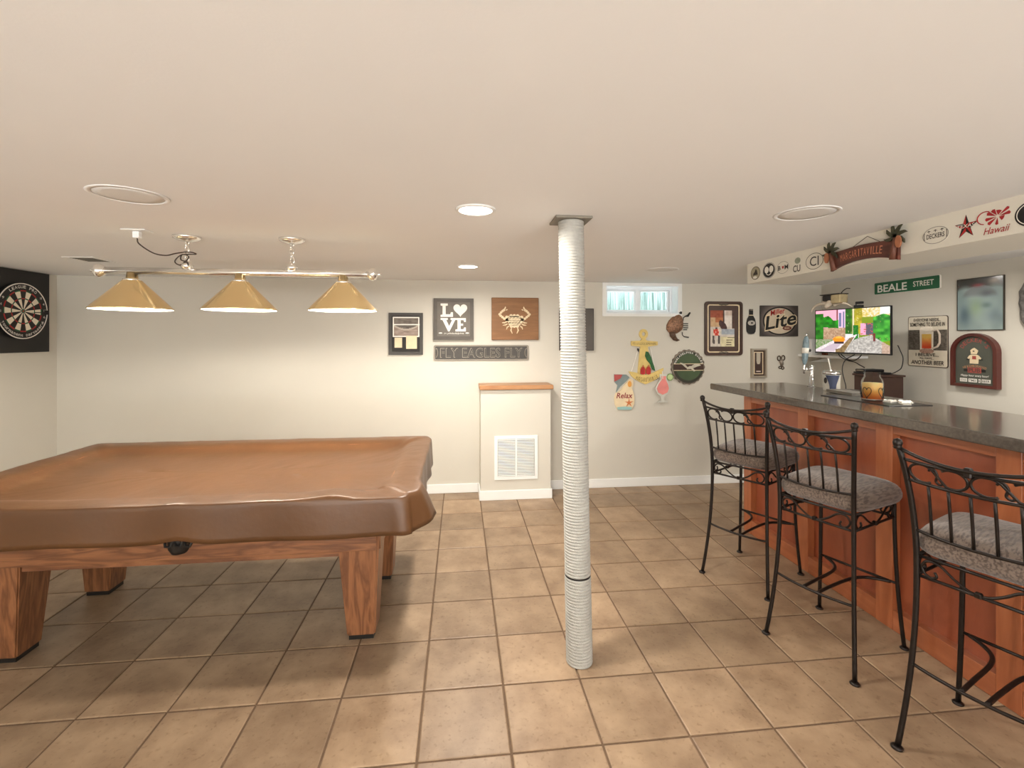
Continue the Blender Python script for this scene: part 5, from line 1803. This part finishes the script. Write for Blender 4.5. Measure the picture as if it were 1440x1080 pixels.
cable('black cable sagging from the television to the cable box', [(3.44, 3.96, 1.353), (3.44, 3.93, 1.325), (3.45, 3.86, 1.296), (3.46, 3.80, 1.285), (3.47, 3.76, 1.262), (3.47, 3.71, 1.243)])
cable('black cable loop hanging under the television', [(3.45, 3.72, 1.353), (3.45, 3.75, 1.325), (3.45, 3.80, 1.300), (3.45, 3.86, 1.305), (3.45, 3.92, 1.335), (3.45, 3.94, 1.352)])
cable('black cable dropping from the television past the wooden box', [(3.46, 3.80, 1.353), (3.42, 3.86, 1.30), (3.40, 3.87, 1.22), (3.40, 3.85, 1.13), (3.40, 3.83, 1.06), (3.39, 3.83, 0.96), (3.39, 3.83, 0.921)])
cable('thin black cable hanging from the right edge of the television', [(3.50, 3.43, 1.44), (3.50, 3.41, 1.40), (3.50, 3.385, 1.34), (3.50, 3.395, 1.27), (3.50, 3.42, 1.24), (3.50, 3.49, 1.205), (3.50, 3.565, 1.1945)], 0.0035)

tp = thing('beer_tap', 'chrome beer tap tower with a blue-grey torpedo handle', 'beer tap', (2.766, 3.450, CT))
ob('tower', lathe([(0.0, 0.0), (0.030, 0.0), (0.030, 0.006), (0.018, 0.010), (0.0165, 0.135), (0.019, 0.150), (0.017, 0.163), (0.0, 0.168)], 20), M_CHROME, tp, smooth=True)
ob('shank', tube([(-0.012, -0.004, 0.138), (-0.075, -0.02, 0.134)], 0.009, 10), M_CHROME, tp, smooth=True)
fa_ = ob('faucet', lathe([(0.0, -0.030), (0.006, -0.030), (0.010, -0.018), (0.008, -0.008), (0.014, 0.0), (0.010, 0.012), (0.008, 0.022), (0.011, 0.034), (0.008, 0.042)], 14), M_CHROME, tp, (-0.080, -0.021, 0.134), smooth=True)
hd = ob('tap_handle', lathe([(0.007, 0.040), (0.012, 0.050), (0.020, 0.080), (0.023, 0.120), (0.023, 0.190), (0.020, 0.230), (0.013, 0.256), (0.007, 0.264)], 18), mat('blue_grey_enamel', S(118, 138, 146), 0.35, var=0.25, scale=40), tp, (-0.080, -0.021, 0.134), (0, R(4), 0), smooth=True)
ob('handle_tip', lathe([(0.006, 0.262), (0.009, 0.272), (0.006, 0.284), (0.0, 0.290)], 12), M_CHROME, hd, smooth=True)
ob('handle_badge', lathe([(0.0236, 0.130), (0.0236, 0.172)], 18), M_WHITE, hd, smooth=True)
ob('handle_knob', lathe([(0.0, 0.0), (0.012, 0.004), (0.012, 0.014), (0.0, 0.018)], 12), M_BLACKPL, hd, (0.022, -0.006, 0.155), (0, R(90), 0), smooth=True)

tm = thing('tumbler', 'silver lidded tumbler with a dark blue panel and white straw', 'tumbler', (2.700, 3.170, CT))
ob('cup', lathe([(0.0, 0.0), (0.050, 0.0), (0.052, 0.004), (0.056, 0.115), (0.057, 0.122), (0.0, 0.122)], 28), mat('tumbler_white', S(204, 200, 188), 0.35, var=0.1, scale=30), tm, smooth=True)
ob('lid', lathe([(0.058, 0.118), (0.059, 0.128), (0.055, 0.142), (0.036, 0.150), (0.0, 0.152)], 28), M_CHROME, tm, smooth=True)
# dark blue waisted panel wrapped on the near side
V, Fc = [], []
for j in range(9):
    z = 0.010 + 0.104 * j / 8
    hw_ = 22 + 30 * max(0, (z - 0.03) / 0.085) ** 1.5
    rr_ = 0.0528 + 0.0042 * z / 0.115
    for i in range(9):
        a = R(238 - hw_ + 2 * hw_ * i / 8)
        V.append((rr_ * math.cos(a), rr_ * math.sin(a), z))
for j in range(8):
    for i in range(8):
        Fc.append((j * 9 + i, j * 9 + i + 1, (j + 1) * 9 + i + 1, (j + 1) * 9 + i))
ob('blue_panel', (V, Fc), mat('navy_panel', S(52, 62, 92), 0.4), tm, smooth=True)
ob('side_emblem', prism(ell(0.012, 0.022, 16), -0.001, 0.001), M_MATBLACK, tm, (-0.0555, -0.008, 0.075), (R(90), 0, R(-82)))
ob('straw', tube([(-0.006, 0.0, 0.145), (-0.022, 0.008, 0.235)], 0.004, 8), M_WHITE, tm, smooth=True)

ym = tag(ob('bar_mat', bevel_box(2.385, 2.390, CT + 0.0005, 2.660, 2.895, CT + 0.004, 0.001, 1), M_BLACKPL, None), 'thin black mat lying on the bar counter under the candle', 'mat')
# angle the mat slightly like the photo
ty_ = thing('serving_tray', 'flat grey metal tray on the black bar mat', 'tray', (2.655, 2.945, CT + 0.0045), (0, 0, R(-6)))
ob('tray_base', bevel_box(-0.082, -0.12, 0.004, 0.082, 0.12, 0.012, 0.003, 1), mat('grey_steel', S(136, 132, 126), 0.3, metal=0.7, var=0.06), ty_)
ob('tray_lip', ring(rect(0.176, 0.250), rect(0.160, 0.234), 0.0, 0.018), mat('grey_steel'  , S(136, 132, 126)), ty_)

jr = thing('candle_jar', 'large glass jar candle with orange wax inside a wire heart holder', 'candle', (2.520, 2.640, CT + 0.0045))
jr.scale = (0.80, 0.80, 1.0)
m_jar, nt_, b_ = nodes_of('jar_glass')
setp(b_, Base_Color=(0.95, 0.96, 0.95, 1), Roughness=0.03, Transmission_Weight=1.0, IOR=1.12)
ob('glass', lathe([(0.0, 0.002), (0.066, 0.002), (0.070, 0.010), (0.071, 0.108), (0.064, 0.128), (0.052, 0.140), (0.051, 0.158), (0.054, 0.162), (0.054, 0.168), (0.049, 0.168), (0.048, 0.140), (0.060, 0.126), (0.067, 0.106), (0.066, 0.012), (0.0, 0.008)], 36), m_jar, jr, smooth=True)
m_wax, nt_, b_ = nodes_of('layered_wax')
tc_ = nt_.nodes.new('ShaderNodeTexCoord')
sp_ = nt_.nodes.new('ShaderNodeSeparateXYZ')
mr_ = nt_.nodes.new('ShaderNodeMapRange')
mr_.inputs['From Max'].default_value = 0.11
rp_ = nt_.nodes.new('ShaderNodeValToRGB')
rp_.color_ramp.elements[0].color = S(240, 112, 52) + (1,)
rp_.color_ramp.elements[1].color = S(240, 216, 150) + (1,)
e_ = rp_.color_ramp.elements.new(0.5)
e_.color = S(236, 170, 84) + (1,)
nt_.links.new(tc_.outputs['Object'], sp_.inputs[0])
nt_.links.new(sp_.outputs['Z'], mr_.inputs['Value'])
nt_.links.new(mr_.outputs[0], rp_.inputs['Fac'])
nt_.links.new(rp_.outputs['Color'], b_.inputs['Base Color'])
setp(b_, Roughness=0.4, Subsurface_Weight=0.3)
ob('wax', lathe([(0.0, 0.0085), (0.0655, 0.0085), (0.0655, 0.104), (0.0, 0.106)], 36), m_wax, jr, smooth=True)
ob('wick', tube([(0, 0, 0.105), (0.002, 0, 0.118)], 0.0015, 5), M_BLACK, jr)
for ctr in (200, 280, 20, 110):
    H = []
    for a in range(0, 361, 15):
        q = R(a)
        hx_ = 16 * math.sin(q) ** 3 / 17 * 24
        hz_ = (13 * math.cos(q) - 5 * math.cos(2 * q) - 2 * math.cos(3 * q) - math.cos(4 * q)) / 17
        an_ = R(ctr + hx_)
        H.append((0.0745 * math.cos(an_), 0.0745 * math.sin(an_), 0.050 + 0.040 * hz_))
    ob('wire_heart', tube(H[:-1], 0.0022, 6, True), M_BLACK, jr, smooth=True)

for i, (x_, y_, a_) in enumerate(((2.545, 2.545, 20), (2.590, 2.490, -35), (2.535, 2.440, 60))):
    pk_ = thing('paper_packet', 'small crumpled white paper packet beside the candle jar', 'packet', (x_, y_, CT + 0.0045), (0, 0, R(a_)), 'paper packets on the mat')
    V, Fc = [], []
    for j in range(5):
        for k in range(7):
            V.append((-0.035 + 0.07 * k / 6, -0.02 + 0.04 * j / 4, 0.006 + 0.010 * rnd(j + i * 3, k, 2) * (0 if k in (0, 6) else 1)))
    for j in range(5):
        for k in range(7):
            V.append((-0.035 + 0.07 * k / 6, -0.02 + 0.04 * j / 4, 0.0))
    for j in range(4):
        for k in range(6):
            q = (j * 7 + k, j * 7 + k + 1, (j + 1) * 7 + k + 1, (j + 1) * 7 + k)
            Fc += [q, tuple(35 + t_ for t_ in q[::-1])]
    ed = [k for k in range(7)] + [7 * j + 6 for j in range(1, 5)] + [28 + k for k in range(5, -1, -1)] + [7 * j for j in range(3, 0, -1)]
    for a, b in zip(ed, ed[1:] + ed[:1]):
        Fc.append((b, a, a + 35, b + 35))
    ob('wrapper', (V, Fc), M_WHITE, pk_)
    ob('tear_strip', box(-0.036, -0.02, 0.0062, -0.030, 0.02, 0.0085), M_PEWTERL, pk_)
